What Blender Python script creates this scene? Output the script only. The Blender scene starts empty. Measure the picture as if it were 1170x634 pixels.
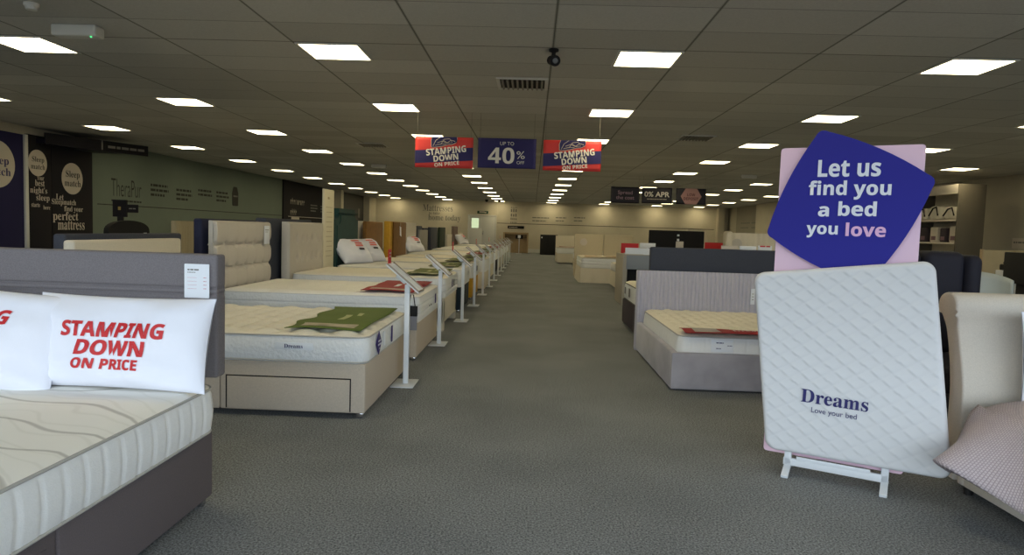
import bpy, bmesh, math, random, os
from mathutils import Vector, Matrix, noise
random.seed(7)
PI = math.pi
SC = bpy.context.scene
COL = SC.collection

# ------------------------------------------------------------------ camera
F, CX, CY, H = 785.0, 585.0, 317.0, 1.25
_Y = Vector((608.6 - CX, CY - 264.25, F)).normalized()
_Z = Vector((1, -0.031, 0)).cross(_Y).normalized()
if _Z[1] < 0: _Z = -_Z
_X = _Z.cross(_Y).normalized()
if _X[0] < 0: _X = -_X
cam = bpy.data.cameras.new('camera'); camo = bpy.data.objects.new('camera', cam); COL.objects.link(camo)
right = Vector((_X[0], _Y[0], _Z[0])); up = Vector((_X[1], _Y[1], _Z[1])); fwd = Vector((_X[2], _Y[2], _Z[2]))
camo.matrix_world = Matrix(((right[0], up[0], -fwd[0], 0), (right[1], up[1], -fwd[1], 0), (right[2], up[2], -fwd[2], H), (0, 0, 0, 1)))
cam.sensor_fit = 'HORIZONTAL'; cam.sensor_width = 36.0; cam.lens = F * 36.0 / 1170.0
cam.clip_start = 0.05; cam.clip_end = 200
SC.camera = camo

def at(px, py, y):
    """a measured point of the shop at depth y"""
    c = Vector((px - CX, CY - py, F)); r = Vector((c.dot(_X), c.dot(_Y), c.dot(_Z)))
    t = y / r[1]
    return Vector((r[0] * t, y, H + r[2] * t))
def atx(px, py, x):
    c = Vector((px - CX, CY - py, F)); r = Vector((c.dot(_X), c.dot(_Y), c.dot(_Z)))
    t = x / r[0]
    return Vector((x, r[1] * t, H + r[2] * t))

# ------------------------------------------------------------------ materials
def lin(c):
    return tuple(((v / 255) / 12.92 if v / 255 <= 0.04045 else ((v / 255 + 0.055) / 1.055) ** 2.4) for v in c) + (1,)
MATS = {}
def mat(name, rgb, rough=0.7, var=0.0, scale=30.0, bump=0.0, bscale=400.0, metal=0.0, sheen=0.0, weave=0.0):
    if name in MATS: return MATS[name]
    m = bpy.data.materials.new(name); m.use_nodes = True; N = m.node_tree.nodes; L = m.node_tree.links
    b = N['Principled BSDF']; b.inputs['Roughness'].default_value = rough; b.inputs['Metallic'].default_value = metal
    if sheen:
        b.inputs['Sheen Weight'].default_value = sheen; b.inputs['Sheen Roughness'].default_value = 0.4
    base = lin(rgb); b.inputs['Base Color'].default_value = base
    tc = N.new('ShaderNodeTexCoord')
    if var:
        n = N.new('ShaderNodeTexNoise'); n.inputs['Scale'].default_value = scale; n.inputs['Detail'].default_value = 4
        L.new(tc.outputs['Object'], n.inputs['Vector'])
        r = N.new('ShaderNodeMapRange'); r.inputs[1].default_value = 0.3; r.inputs[2].default_value = 0.7
        r.inputs[3].default_value = 1 - var; r.inputs[4].default_value = 1 + var
        L.new(n.outputs['Fac'], r.inputs[0])
        mx = N.new('ShaderNodeVectorMath'); mx.operation = 'SCALE'; mx.inputs[0].default_value = base[:3]
        L.new(r.outputs[0], mx.inputs['Scale']); L.new(mx.outputs[0], b.inputs['Base Color'])
    if bump:
        n2 = N.new('ShaderNodeTexNoise'); n2.inputs['Scale'].default_value = bscale; n2.inputs['Detail'].default_value = 2
        L.new(tc.outputs['Object'], n2.inputs['Vector'])
        bp = N.new('ShaderNodeBump'); bp.inputs['Strength'].default_value = bump; bp.inputs['Distance'].default_value = 0.004
        h = n2.outputs['Fac']
        if weave:
            v = N.new('ShaderNodeTexVoronoi'); v.inputs['Scale'].default_value = weave
            L.new(tc.outputs['Object'], v.inputs['Vector'])
            ad = N.new('ShaderNodeMath'); ad.operation = 'ADD'
            L.new(h, ad.inputs[0]); L.new(v.outputs['Distance'], ad.inputs[1]); h = ad.outputs[0]
        L.new(h, bp.inputs['Height']); L.new(bp.outputs[0], b.inputs['Normal'])
    MATS[name] = m
    return m
def emis(name, col, s):
    m = bpy.data.materials.new(name); m.use_nodes = True; N = m.node_tree.nodes; L = m.node_tree.links
    N.remove(N['Principled BSDF']); e = N.new('ShaderNodeEmission'); e.inputs[0].default_value = (*col, 1); e.inputs[1].default_value = s
    L.new(e.outputs[0], N['Material Output'].inputs[0]); return m

carpet = mat('carpet', (100, 103, 104), 0.95)
def build_carpet():
    N = carpet.node_tree.nodes; L = carpet.node_tree.links; b = N['Principled BSDF']; tc = N['Texture Coordinate']
    b.inputs['Specular IOR Level'].default_value = 0.1
    n = N.new('ShaderNodeTexNoise'); n.inputs['Scale'].default_value = 330; n.inputs['Detail'].default_value = 3
    n2 = N.new('ShaderNodeTexNoise'); n2.inputs['Scale'].default_value = 1.2; n2.inputs['Detail'].default_value = 5
    n3 = N.new('ShaderNodeTexNoise'); n3.inputs['Scale'].default_value = 110; n3.inputs['Detail'].default_value = 3
    for q in (n, n2, n3): L.new(tc.outputs['Object'], q.inputs['Vector'])
    r = N.new('ShaderNodeValToRGB'); r.color_ramp.elements[0].position = 0.36; r.color_ramp.elements[1].position = 0.64
    r.color_ramp.elements[0].color = lin((60, 63, 65)); r.color_ramp.elements[1].color = lin((168, 172, 175))
    ad = N.new('ShaderNodeMath'); ad.operation = 'MULTIPLY_ADD'; ad.inputs[1].default_value = 0.55; L.new(n3.outputs['Fac'], ad.inputs[0])
    mu = N.new('ShaderNodeMath'); mu.operation = 'MULTIPLY'; mu.inputs[1].default_value = 0.45; L.new(n.outputs['Fac'], mu.inputs[0]); L.new(mu.outputs[0], ad.inputs[2])
    L.new(ad.outputs[0], r.inputs[0])
    mr = N.new('ShaderNodeMapRange'); mr.inputs[1].default_value = 0.35; mr.inputs[2].default_value = 0.65; mr.inputs[3].default_value = 0.9; mr.inputs[4].default_value = 1.1
    L.new(n2.outputs['Fac'], mr.inputs[0])
    sc = N.new('ShaderNodeVectorMath'); sc.operation = 'SCALE'; L.new(r.outputs[0], sc.inputs[0]); L.new(mr.outputs[0], sc.inputs['Scale'])
    L.new(sc.outputs[0], b.inputs['Base Color'])
    bp = N.new('ShaderNodeBump'); bp.inputs['Strength'].default_value = 0.6; bp.inputs['Distance'].default_value = 0.006
    L.new(ad.outputs[0], bp.inputs['Height']); L.new(bp.outputs[0], b.inputs['Normal'])
build_carpet()

ceil_m = mat('ceiling_tiles', (150, 150, 146), 0.95)
def build_ceil():
    N = ceil_m.node_tree.nodes; L = ceil_m.node_tree.links; b = N['Principled BSDF']; tc = N['Texture Coordinate']
    b.inputs['Specular IOR Level'].default_value = 0.1
    mp = N.new('ShaderNodeMapping'); mp.inputs['Location'].default_value = (-0.13 + 0.0, -6.4, 0)
    L.new(tc.outputs['Object'], mp.inputs[0])
    def brick(mort, w, h, c1, c2):
        k = N.new('ShaderNodeTexBrick'); k.offset = 0; k.squash = 1; k.inputs['Scale'].default_value = 1
        k.inputs['Brick Width'].default_value = w; k.inputs['Row Height'].default_value = h; k.inputs['Mortar Size'].default_value = mort
        k.inputs['Mortar Smooth'].default_value = 0.1; k.inputs['Bias'].default_value = 0
        k.inputs['Color1'].default_value = c1; k.inputs['Color2'].default_value = c2; k.inputs['Mortar'].default_value = lin((128, 128, 124))
        L.new(mp.outputs[0], k.inputs[0]); return k
    k = brick(0.005, 1.2, 0.6, lin((186, 185, 180)), lin((204, 203, 198)))
    k2 = brick(0.014, 1.2, 600, (1, 1, 1, 1), (1, 1, 1, 1)); k2.inputs['Mortar'].default_value = (0.66, 0.66, 0.63, 1)
    mx = N.new('ShaderNodeVectorMath'); mx.operation = 'MULTIPLY'; L.new(k.outputs[0], mx.inputs[0]); L.new(k2.outputs[0], mx.inputs[1])
    n = N.new('ShaderNodeTexNoise'); n.inputs['Scale'].default_value = 60; L.new(tc.outputs['Object'], n.inputs['Vector'])
    mr = N.new('ShaderNodeMapRange'); mr.inputs[3].default_value = 0.88; mr.inputs[4].default_value = 1.12; L.new(n.outputs['Fac'], mr.inputs[0])
    sc = N.new('ShaderNodeVectorMath'); sc.operation = 'SCALE'; L.new(mx.outputs[0], sc.inputs[0]); L.new(mr.outputs[0], sc.inputs['Scale'])
    L.new(sc.outputs[0], b.inputs['Base Color'])
build_ceil()

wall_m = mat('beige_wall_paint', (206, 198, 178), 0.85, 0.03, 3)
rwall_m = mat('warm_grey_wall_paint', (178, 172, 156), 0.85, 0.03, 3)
sage_m = mat('sage_wall_panel', (116, 128, 118), 0.85, 0.02, 3)
dark_m = mat('black_wall_panel', (22, 19, 25), 0.9)
grey_panel = mat('grey_wall_panel', (150, 145, 132), 0.8, 0.03, 3)
navy_m = mat('navy_print', (26, 24, 74), 0.9)
navyd_m = mat('dark_navy_print', (22, 20, 40), 0.5)
cream_print = mat('cream_print', (205, 196, 184), 0.7)
banner_print = mat('banner_print', (240, 236, 230), 0.7)
dark_print = mat('dark_print', (40, 40, 36), 0.7)
grey_print = mat('grey_print', (120, 118, 112), 0.7)
white_print = mat('white_print', (232, 236, 240), 0.6)
pale_print = mat('pale_print', (232, 236, 246), 0.7)
red_print = mat('red_print', (196, 32, 38), 0.6)
redban = mat('banner_red', (222, 62, 62), 0.6)
navyban = mat('banner_navy', (48, 46, 104), 0.85)
pinkprint = mat('pink_board', (240, 205, 224), 0.6)
blueprint = mat('royal_blue_board', (40, 40, 148), 0.85)
lilac_print = mat('lilac_print', (232, 186, 224), 0.6)
navy_ink = mat('navy_ink', (34, 32, 100), 0.6)
white_metal = mat('white_powder_coated_steel', (226, 230, 234), 0.4)
white_plastic = mat('white_plastic', (215, 215, 210), 0.45)
black_plastic = mat('black_plastic', (16, 16, 18), 0.75)
chrome = mat('chrome', (190, 190, 195), 0.2, metal=1.0)
glass_dark = mat('dark_glass', (8, 8, 10), 0.1)
paper = mat('white_paper', (236, 240, 246), 0.7)
cotton = mat('white_cotton', (234, 236, 246), 0.85, 0.015, 8, 0.25, 30)
charcoal = mat('charcoal_weave', (122, 117, 120), 0.9, 0.16, 240, 0.5, 500)
charcoal_b = mat('charcoal_base_weave', (98, 90, 92), 0.9, 0.12, 240, 0.4, 500)
beige = mat('beige_linen', (190, 178, 162), 0.9, 0.06, 120, 0.4, 500)
cream_f = mat('cream_linen', (214, 206, 188), 0.9, 0.05, 120, 0.4, 500)
palegrey = mat('pale_grey_linen', (196, 190, 180), 0.9, 0.05, 120, 0.4, 500)
teal = mat('teal_velvet', (24, 62, 60), 0.85, 0.12, 20, sheen=0.03)
tealside = mat('dark_teal_velvet', (14, 34, 46), 0.8, 0.1, 20)
brown = mat('brown_velvet', (116, 80, 30), 0.8, 0.14, 14, sheen=0.03)
mustard = mat('mustard_velvet', (190, 146, 40), 0.8, 0.08, 14, sheen=0.03)
navyv = mat('navy_fabric', (30, 34, 60), 0.85, 0.1, 100, 0.3, 500)
slate = mat('slate_fabric', (58, 62, 74), 0.85, 0.12, 100, 0.3, 500)
blackf = mat('black_fabric', (18, 18, 22), 0.85, 0.1, 100)
darkgreen = mat('dark_green_fabric', (34, 48, 36), 0.85, 0.1, 100)
greyvel = mat('grey_velvet', (164, 160, 166), 0.75, 0.14, 5, sheen=0.35)
greyrib = mat('grey_ribbed_velvet', (184, 182, 194), 0.75, 0.03, 30, sheen=0.3)
aubergine = mat('dark_aubergine_fabric', (58, 50, 58), 0.9, 0.1, 100)
midgrey = mat('mid_grey_fabric', (140, 138, 134), 0.9, 0.1, 100, 0.3, 500)
ivory = mat('ivory_linen', (206, 198, 186), 0.9, 0.06, 160, 0.4, 600)
green_f = mat('olive_green_mat', (92, 112, 40), 0.75, 0.06, 10)
green_f2 = mat('moss_green_mat', (98, 108, 50), 0.75, 0.06, 10)
red_f = mat('red_mat', (150, 24, 32), 0.7, 0.05, 10)
purple_tag = mat('purple_tag', (48, 34, 112), 0.5)
wood = mat('pale_wood', (172, 148, 112), 0.6, 0.08, 6)
mtop = mat('mattress_cream_knit', (236, 230, 214), 0.9, 0.03, 60, 0.5, 120)
mtop_w = mat('mattress_white_knit', (238, 236, 230), 0.9, 0.03, 60, 0.5, 120)
mside = mat('mattress_white_side', (230, 232, 232), 0.9, 0.02, 60, 0.9, 90, weave=38)
mside_p = mat('mattress_panelled_side', (238, 239, 238), 0.85, 0.02, 60, 0.2, 200)
piping_g = mat('grey_piping', (182, 180, 174), 0.8)
piping_w = mat('white_piping', (226, 226, 222), 0.8)
topper = mat('swirl_damask', (232, 228, 214), 0.85)
def build_swirl():
    N = topper.node_tree.nodes; L = topper.node_tree.links; b = N['Principled BSDF']; tc = N['Texture Coordinate']
    n = N.new('ShaderNodeTexNoise'); n.inputs['Scale'].default_value = 2.2; n.inputs['Detail'].default_value = 1; L.new(tc.outputs['Object'], n.inputs['Vector'])
    w = N.new('ShaderNodeTexWave'); w.wave_type = 'RINGS'; w.rings_direction = 'Z'; w.inputs['Scale'].default_value = 1.5; w.inputs['Distortion'].default_value = 11; w.inputs['Detail'].default_value = 1; w.inputs['Detail Scale'].default_value = 0.9
    w2 = N.new('ShaderNodeTexWave'); w2.wave_type = 'RINGS'; w2.rings_direction = 'Z'; w2.inputs['Scale'].default_value = 3.2; w2.inputs['Distortion'].default_value = 14; w2.inputs['Detail'].default_value = 1; w2.inputs['Detail Scale'].default_value = 0.8
    L.new(tc.outputs['Object'], w.inputs['Vector']); L.new(tc.outputs['Object'], w2.inputs['Vector'])
    r = N.new('ShaderNodeValToRGB'); e = r.color_ramp.elements
    e[0].position = 0.0; e[0].color = lin((206, 203, 194)); e[1].position = 0.035; e[1].color = lin((250, 248, 240))
    L.new(w.outputs['Fac'], r.inputs[0])
    r2 = N.new('ShaderNodeValToRGB'); e = r2.color_ramp.elements
    e[0].position = 0.0; e[0].color = (0.94, 0.94, 0.93, 1); e[1].position = 0.1; e[1].color = (1, 1, 1, 1)
    L.new(w2.outputs['Fac'], r2.inputs[0])
    mx = N.new('ShaderNodeVectorMath'); mx.operation = 'MULTIPLY'; L.new(r.outputs[0], mx.inputs[0]); L.new(r2.outputs[0], mx.inputs[1]); L.new(mx.outputs[0], b.inputs['Base Color'])
    bp = N.new('ShaderNodeBump'); bp.inputs['Strength'].default_value = 0.12; bp.inputs['Distance'].default_value = 0.002
    L.new(w2.outputs['Fac'], bp.inputs['Height']); L.new(bp.outputs[0], b.inputs['Normal'])
build_swirl()
throw_m = mat('pink_waffle_knit', (206, 184, 188), 0.9)
def build_waffle():
    N = throw_m.node_tree.nodes; L = throw_m.node_tree.links; b = N['Principled BSDF']; uv = N.new('ShaderNodeUVMap')
    k = N.new('ShaderNodeTexBrick'); k.offset = 0.5; k.inputs['Scale'].default_value = 1; k.inputs['Brick Width'].default_value = 0.014; k.inputs['Row Height'].default_value = 0.011; k.inputs['Mortar Size'].default_value = 0.0022; k.inputs['Mortar Smooth'].default_value = 0.8
    k.inputs['Color1'].default_value = lin((208, 195, 198)); k.inputs['Color2'].default_value = lin((200, 187, 191)); k.inputs['Mortar'].default_value = lin((164, 150, 154))
    L.new(uv.outputs[0], k.inputs[0]); L.new(k.outputs[0], b.inputs['Base Color'])
    bp = N.new('ShaderNodeBump'); bp.invert = True; bp.inputs['Strength'].default_value = 0.5; bp.inputs['Distance'].default_value = 0.003
    L.new(k.outputs['Fac'], bp.inputs['Height']); L.new(bp.outputs[0], b.inputs['Normal'])
build_waffle()
quiltboard = mat('quilted_white_board', (216, 217, 219), 0.75)

# ------------------------------------------------------------------ mesh helpers
def BM(): return bmesh.new()
def part(name, bm, m, parent=None, smooth=True, ang=0.7):
    me = bpy.data.meshes.new(name); bm.normal_update(); bm.to_mesh(me); bm.free()
    for x in (m if isinstance(m, (list, tuple)) else [m]): me.materials.append(x)
    if smooth:
        me.polygons.foreach_set('use_smooth', [True] * len(me.polygons)); me.set_sharp_from_angle(angle=ang)
    o = bpy.data.objects.new(name, me); COL.objects.link(o)
    if parent: o.parent = parent
    return o
def tag(o, label, cat, group=None, kind=None):
    o['label'] = label; o['category'] = cat
    if group: o['group'] = group
    if kind: o['kind'] = kind
    return o
def thing(name, label, cat, loc=(0, 0, 0), rotz=0, group=None):
    o = bpy.data.objects.new(name, None); COL.objects.link(o); o.empty_display_size = 0.1
    o.location = loc; o.rotation_euler = (0, 0, rotz)
    return tag(o, label, cat, group)
def struct(name, bm, m, smooth=False):
    o = part(name, bm, m, None, smooth); o['kind'] = 'structure'; return o
def rb(bm, x0, x1, y0, y1, z0, z1, b=0.01, seg=2, M=None):
    t = bmesh.new(); bmesh.ops.create_cube(t, size=1)
    for v in t.verts: v.co = Vector(((x0 + x1) / 2 + v.co.x * (x1 - x0), (y0 + y1) / 2 + v.co.y * (y1 - y0), (z0 + z1) / 2 + v.co.z * (z1 - z0)))
    b = min(b, 0.49 * min(abs(x1 - x0), abs(y1 - y0), abs(z1 - z0)))
    if b > 0: bmesh.ops.bevel(t, geom=t.edges[:], offset=b, segments=seg, profile=0.5, affect='EDGES')
    if M is not None: bmesh.ops.transform(t, matrix=M, verts=t.verts)
    me = bpy.data.meshes.new('tmp'); t.to_mesh(me); t.free(); bm.from_mesh(me); bpy.data.meshes.remove(me)
    return bm
def grid(bm, nu, nv, fn, closed_u=False):
    V = [[bm.verts.new(fn(i / nu, j / nv)) for j in range(nv + 1)] for i in range(nu if closed_u else nu + 1)]
    for i in range(nu):
        for j in range(nv):
            a, b_ = V[i], V[(i + 1) % len(V)]
            bm.faces.new((a[j], b_[j], b_[j + 1], a[j + 1]))
    return V
def tube(bm, pts, r, n=8, closed=False, caps=True):
    pts = [Vector(p) for p in pts]; rings = []
    for i, p in enumerate(pts):
        if closed: d = pts[(i + 1) % len(pts)] - pts[i - 1]
        else: d = pts[min(i + 1, len(pts) - 1)] - pts[max(i - 1, 0)]
        d.normalize(); a = Vector((0, 0, 1)) if abs(d.z) < 0.9 else Vector((1, 0, 0))
        u = d.cross(a).normalized(); w = d.cross(u)
        rings.append([bm.verts.new(p + r * (math.cos(2 * PI * k / n) * u + math.sin(2 * PI * k / n) * w)) for k in range(n)])
    for i in range(len(pts) if closed else len(pts) - 1):
        A, B = rings[i], rings[(i + 1) % len(pts)]
        for k in range(n): bm.faces.new((A[k], A[(k + 1) % n], B[(k + 1) % n], B[k]))
    if caps and not closed: bm.faces.new(rings[0][::-1]); bm.faces.new(rings[-1])
def lathe(bm, prof, c=(0, 0, 0), n=24, M=None):
    c = Vector(c); rings = []
    for r, z in prof:
        ring = []
        for k in range(n):
            p = Vector((r * math.cos(2 * PI * k / n), r * math.sin(2 * PI * k / n), z))
            if M is not None: p = M @ p
            ring.append(bm.verts.new(c + p))
        rings.append(ring)
    for A, B in zip(rings, rings[1:]):
        for k in range(n): bm.faces.new((A[k], A[(k + 1) % n], B[(k + 1) % n], B[k]))
    bm.faces.new(rings[0][::-1]); bm.faces.new(rings[-1])
def slab(bm, pts, nrm, t):
    """extrude a planar outline by thickness t along nrm"""
    n = Vector(nrm).normalized() * t
    a = [bm.verts.new(Vector(p)) for p in pts]; b = [bm.verts.new(Vector(p) + n) for p in pts]
    bm.faces.new(a[::-1]); bm.faces.new(b)
    for i in range(len(a)): bm.faces.new((a[i], a[(i + 1) % len(a)], b[(i + 1) % len(a)], b[i]))
    bmesh.ops.recalc_face_normals(bm, faces=bm.faces[:])
def round_poly(pts, r, n=8):
    out = []; m = len(pts)
    for i in range(m):
        p, a, b = Vector(pts[i]), Vector(pts[i - 1]), Vector(pts[(i + 1) % m])
        da, db = (a - p).normalized(), (b - p).normalized(); rr = r[i] if isinstance(r, (list, tuple)) else r
        half = da.angle(db) / 2; d = rr / math.tan(half); s, e = p + da * d, p + db * d
        for k in range(n + 1):
            t = k / n; out.append((1 - t) ** 2 * s + 2 * t * (1 - t) * p + t * t * e)
    return out
def rrect(hx, hy, r, step=0.05, nc=8):
    """rounded rectangle outline, evenly sampled straight runs"""
    pts = []
    for (cx, cy, a0) in ((hx - r, hy - r, 0), (-hx + r, hy - r, PI / 2), (-hx + r, -hy + r, PI), (hx - r, -hy + r, 1.5 * PI)):
        arc = [Vector((cx + r * math.cos(a0 + k / nc * PI / 2), cy + r * math.sin(a0 + k / nc * PI / 2), 0)) for k in range(nc + 1)]
        if pts:
            q = pts[-1]; d = (arc[0] - q).length; k = max(1, int(d / step))
            pts += [q.lerp(arc[0], j / k) for j in range(1, k)]
        pts += arc
    d = (pts[0] - pts[-1]).length; k = max(1, int(d / step)); q = pts[-1]
    pts += [q.lerp(pts[0], j / k) for j in range(1, k)]
    return pts

# ------------------------------------------------------------------ lettering
def mathmap(s, upper, lower, digit=None):
    o = ''
    for c in s:
        if 'A' <= c <= 'Z': o += chr(upper + ord(c) - 65)
        elif 'a' <= c <= 'z': o += chr(lower + ord(c) - 97)
        elif c.isdigit() and digit: o += chr(digit + ord(c) - 48)
        else: o += c
    return o
STY = {'bold': lambda s: mathmap(s, 0x1D5D4, 0x1D5EE, 0x1D7EC), 'serif': lambda s: mathmap(s, 0x1D400, 0x1D41A, 0x1D7CE),
       'bolditalic': lambda s: mathmap(s, 0x1D63C, 0x1D656, 0x1D7EC), 'sans': lambda s: s}
def text_mesh(body, style='sans', offset=0.0, spacing=1.0, linesp=1.0, align='CENTER'):
    cu = bpy.data.curves.new('t', 'FONT'); cu.body = STY[style](body); cu.align_x = align; cu.offset = offset
    cu.space_character = spacing; cu.space_line = linesp; cu.resolution_u = 4; cu.fill_mode = 'FRONT'
    o = bpy.data.objects.new('t', cu); COL.objects.link(o)
    dg = bpy.context.evaluated_depsgraph_get(); me = bpy.data.meshes.new_from_object(o.evaluated_get(dg))
    bpy.data.objects.remove(o); bpy.data.curves.remove(cu)
    bm = bmesh.new(); bm.from_mesh(me); bpy.data.meshes.remove(me)
    return bm
def bounds(bm):
    xs = [v.co.x for v in bm.verts]; ys = [v.co.y for v in bm.verts]
    return min(xs), max(xs), min(ys), max(ys)
def letter(parent, body, centre, u, v, w, h, m, style='sans', offset=0.0, shear=0.0, name='lettering', spacing=1.0, linesp=1.0, align='CENTER', fn=None, lift=0.002, cut=0.0):
    """flat lettering centred on `centre`, its box w by h along u and v; fn maps (x,y) on a curved surface"""
    bm = text_mesh(body, style, offset, spacing, linesp, align)
    if not bm.verts: bm.free(); return None
    x0, x1, y0, y1 = bounds(bm); u = Vector(u).normalized(); v = Vector(v).normalized(); n = u.cross(v)
    w = w or h * (x1 - x0) / (y1 - y0); h = h or w * (y1 - y0) / (x1 - x0)
    if cut:
        bmesh.ops.triangulate(bm, faces=bm.faces[:])
        sx = w / (x1 - x0)
        for _ in range(4):
            e = [e for e in bm.edges if e.calc_length() * sx > cut]
            if not e: break
            bmesh.ops.subdivide_edges(bm, edges=e, cuts=1)
            bmesh.ops.triangulate(bm, faces=bm.faces[:])
    for q in bm.verts:
        a = ((q.co.x - x0) / (x1 - x0) - 0.5) * w; b = ((q.co.y - y0) / (y1 - y0) - 0.5) * h; a += shear * b
        q.co = fn(a, b) if fn else Vector(centre) + u * a + v * b + n * lift
    return part(name, bm, m, parent, smooth=False)
def bars(parent, rows, origin, u, v, m, name='small_print', th=0.35, lift=0.002):
    """lines of print too small to read: rows = (x0, x1, y, height)"""
    bm = BM(); u = Vector(u).normalized(); v = Vector(v).normalized(); n = u.cross(v); o = Vector(origin)
    for (a, b, y, h) in rows:
        x = a
        while x < b - 1e-4:
            k = min(b, x + h * random.uniform(1.2, 4.2))
            q = [o + u * x + v * y + n * lift, o + u * k + v * y + n * lift, o + u * k + v * (y + h) + n * lift, o + u * x + v * (y + h) + n * lift]
            bm.faces.new([bm.verts.new(p) for p in q]); x = k + h * 0.5
    return part(name, bm, m, parent, smooth=False)
def flat(bm, o, u, v, x0, x1, y0, y1, lift=0.002):
    u = Vector(u).normalized(); v = Vector(v).normalized(); n = u.cross(v); o = Vector(o)
    bm.faces.new([bm.verts.new(o + u * a + v * b + n * lift) for a, b in ((x0, y0), (x1, y0), (x1, y1), (x0, y1))])
def copy_thing(o, loc, label, group=None, rotz=None):
    c = o.copy(); COL.objects.link(c); c.location = loc; c['label'] = label
    if rotz is not None: c.rotation_euler = (0, 0, rotz)
    if group: c['group'] = group
    for ch in list(o.children):
        d = ch.copy(); COL.objects.link(d); d.parent = c
        for g in list(ch.children):
            e = g.copy(); COL.objects.link(e); e.parent = d
    return c
UX, UY, UZ = Vector((1, 0, 0)), Vector((0, 1, 0)), Vector((0, 0, 1))

# ------------------------------------------------------------------ the room
CEIL = 2.925; XL, XR, YB, YF = -9.6, 11.3, 40.3, -2.2
b = BM(); rb(b, XL - 1.4, XR + 0.9, YF - 0.4, YB + 0.4, -0.1, 0, 0); struct('floor', b, carpet)
b = BM(); rb(b, XL - 1.4, XR + 0.9, YF - 0.4, YB + 0.4, CEIL, CEIL + 0.1, 0); struct('ceiling', b, ceil_m)
b = BM(); rb(b, XL - 0.2, XL, YF, YB, 0, CEIL, 0); struct('wall_left', b, wall_m)
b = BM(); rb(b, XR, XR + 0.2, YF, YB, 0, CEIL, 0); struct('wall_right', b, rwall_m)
b = BM(); rb(b, XL - 0.2, XR + 0.2, YB, YB + 0.2, 0, CEIL, 0); struct('wall_back', b, wall_m)
# glazed shopfront behind the camera: plinth, header, piers, mullions
b = BM()
rb(b, XL - 0.2, XR + 0.2, YF - 0.2, YF, 2.75, CEIL, 0); rb(b, XL - 0.2, -8.6, YF - 0.2, YF, 0, 2.75, 0); rb(b, 10.2, XR + 0.2, YF - 0.2, YF, 0, 2.75, 0)
rb(b, -8.6, 10.2, YF - 0.2, YF, 0, 0.15, 0)
struct('wall_front', b, wall_m)
b = BM()
for x in (-8.55, -5.5, -2.4, 0.8, 4.0, 7.1, 10.15): rb(b, x - 0.035, x + 0.035, YF - 0.15, YF - 0.05, 0.15, 2.75, 0)
struct('trim_1', b, slate)
b = BM(); rb(b, -2.1, XR, YB - 0.03, YB, 0, 0.22, 0.005); struct('baseboard_back', b, white_plastic)
b = BM(); rb(b, XL, XL + 0.015, 15.0, 40, 0, 0.15, 0.004); struct('baseboard_left', b, white_plastic)
# left wall graphic panels
b = BM(); rb(b, XL, XL + 0.02, 14.65, 26.05, 0.15, CEIL, 0); o = struct('wall_panel_sage', b, sage_m); o.name = 'trim_2'
b = BM(); rb(b, XL, XL + 0.06, 26.1, 32.3, 0.15, CEIL, 0); o = struct('trim_3', b, dark_m)
b = BM(); rb(b, XL, XL + 0.5, 32.4, 32.85, 0, CEIL, 0); struct('trim_4', b, wall_m)
b = BM(); rb(b, XL, XL + 0.04, 33.2, 38.6, 0.15, CEIL, 0); struct('trim_5', b, mat('slate_wall_panel', (44, 44, 46), 0.6))
b = BM(); rb(b, XL, XL + 0.35, 38.7, YB, 0, CEIL, 0); struct('trim_6', b, wall_m)
# right wall: pilaster and pale panel at the far end
b = BM(); rb(b, XR - 0.25, XR, 31.0, 34.6, 0, CEIL, 0); struct('trim_7', b, wall_m)
b = BM(); rb(b, XR - 0.03, XR, 34.9, 38.6, 0.1, CEIL, 0); struct('trim_8', b, grey_panel)
b = BM(); rb(b, 10.6, 10.95, YB - 0.5, YB, 0, CEIL, 0); struct('trim_9', b, wall_m)
# dado lines
b = BM(); rb(b, XL + 0.021, XL + 0.03, 14.9, 26.0, 1.545, 1.565, 0); struct('trim_10', b, dark_print)
b = BM(); rb(b, XL + 0.061, XL + 0.07, 26.6, 32.2, 1.53, 1.55, 0); struct('trim_11', b, cream_print)
b = BM(); rb(b, -2.1, 10.5, YB - 0.01, YB, 1.655, 1.685, 0); struct('trim_12', b, dark_print)
b = BM(); rb(b, -2.2, -2.1, YB - 0.06, YB, 0, CEIL, 0); struct('trim_13', b, wall_m)
# door in the back wall
b = BM()
x0, x1 = -3.72, -2.22
for (p, q) in ((x0 - 0.09, x0), (x1, x1 + 0.09)): rb(b, p, q, YB - 0.07, YB, 0, 2.12, 0.01)
rb(b, x0 - 0.09, x1 + 0.09, YB - 0.07, YB, 2.03, 2.12, 0.01)
struct('trim_14', b, white_plastic, True)
d = tag(bpy.data.objects.new('door_1', None), 'white double door with a lit glass pane in back wall', 'door'); COL.objects.link(d); d['kind'] = 'structure'
d.location = ((x0 + x1) / 2, YB, 0)
hw = (x1 - x0) / 2
for s in (-1, 1):
    b = BM()
    a, c = (-hw, -0.005) if s < 0 else (0.005, hw)
    if s < 0:
        rb(b, a, c, -0.045, -0.005, 0.01, 1.35, 0.004); rb(b, a, c, -0.045, -0.005, 1.92, 2.03, 0.004); rb(b, a, a + 0.13, -0.045, -0.005, 1.35, 1.92, 0.004); rb(b, c - 0.2, c, -0.045, -0.005, 1.35, 1.92, 0.004)
    else: rb(b, a, c, -0.045, -0.005, 0.01, 2.03, 0.004)
    part('door_leaf', b, white_plastic, d)
b = BM(); rb(b, -hw + 0.13, -0.205, -0.03, -0.02, 1.35, 1.92, 0); part('pane', b, emis('daylit_pane', (0.85, 1.0, 0.6), 0.75), d, False)
b = BM(); rb(b, 0.05, 0.08, -0.09, -0.045, 0.95, 1.2, 0.005); part('handle', b, chrome, d)
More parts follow.
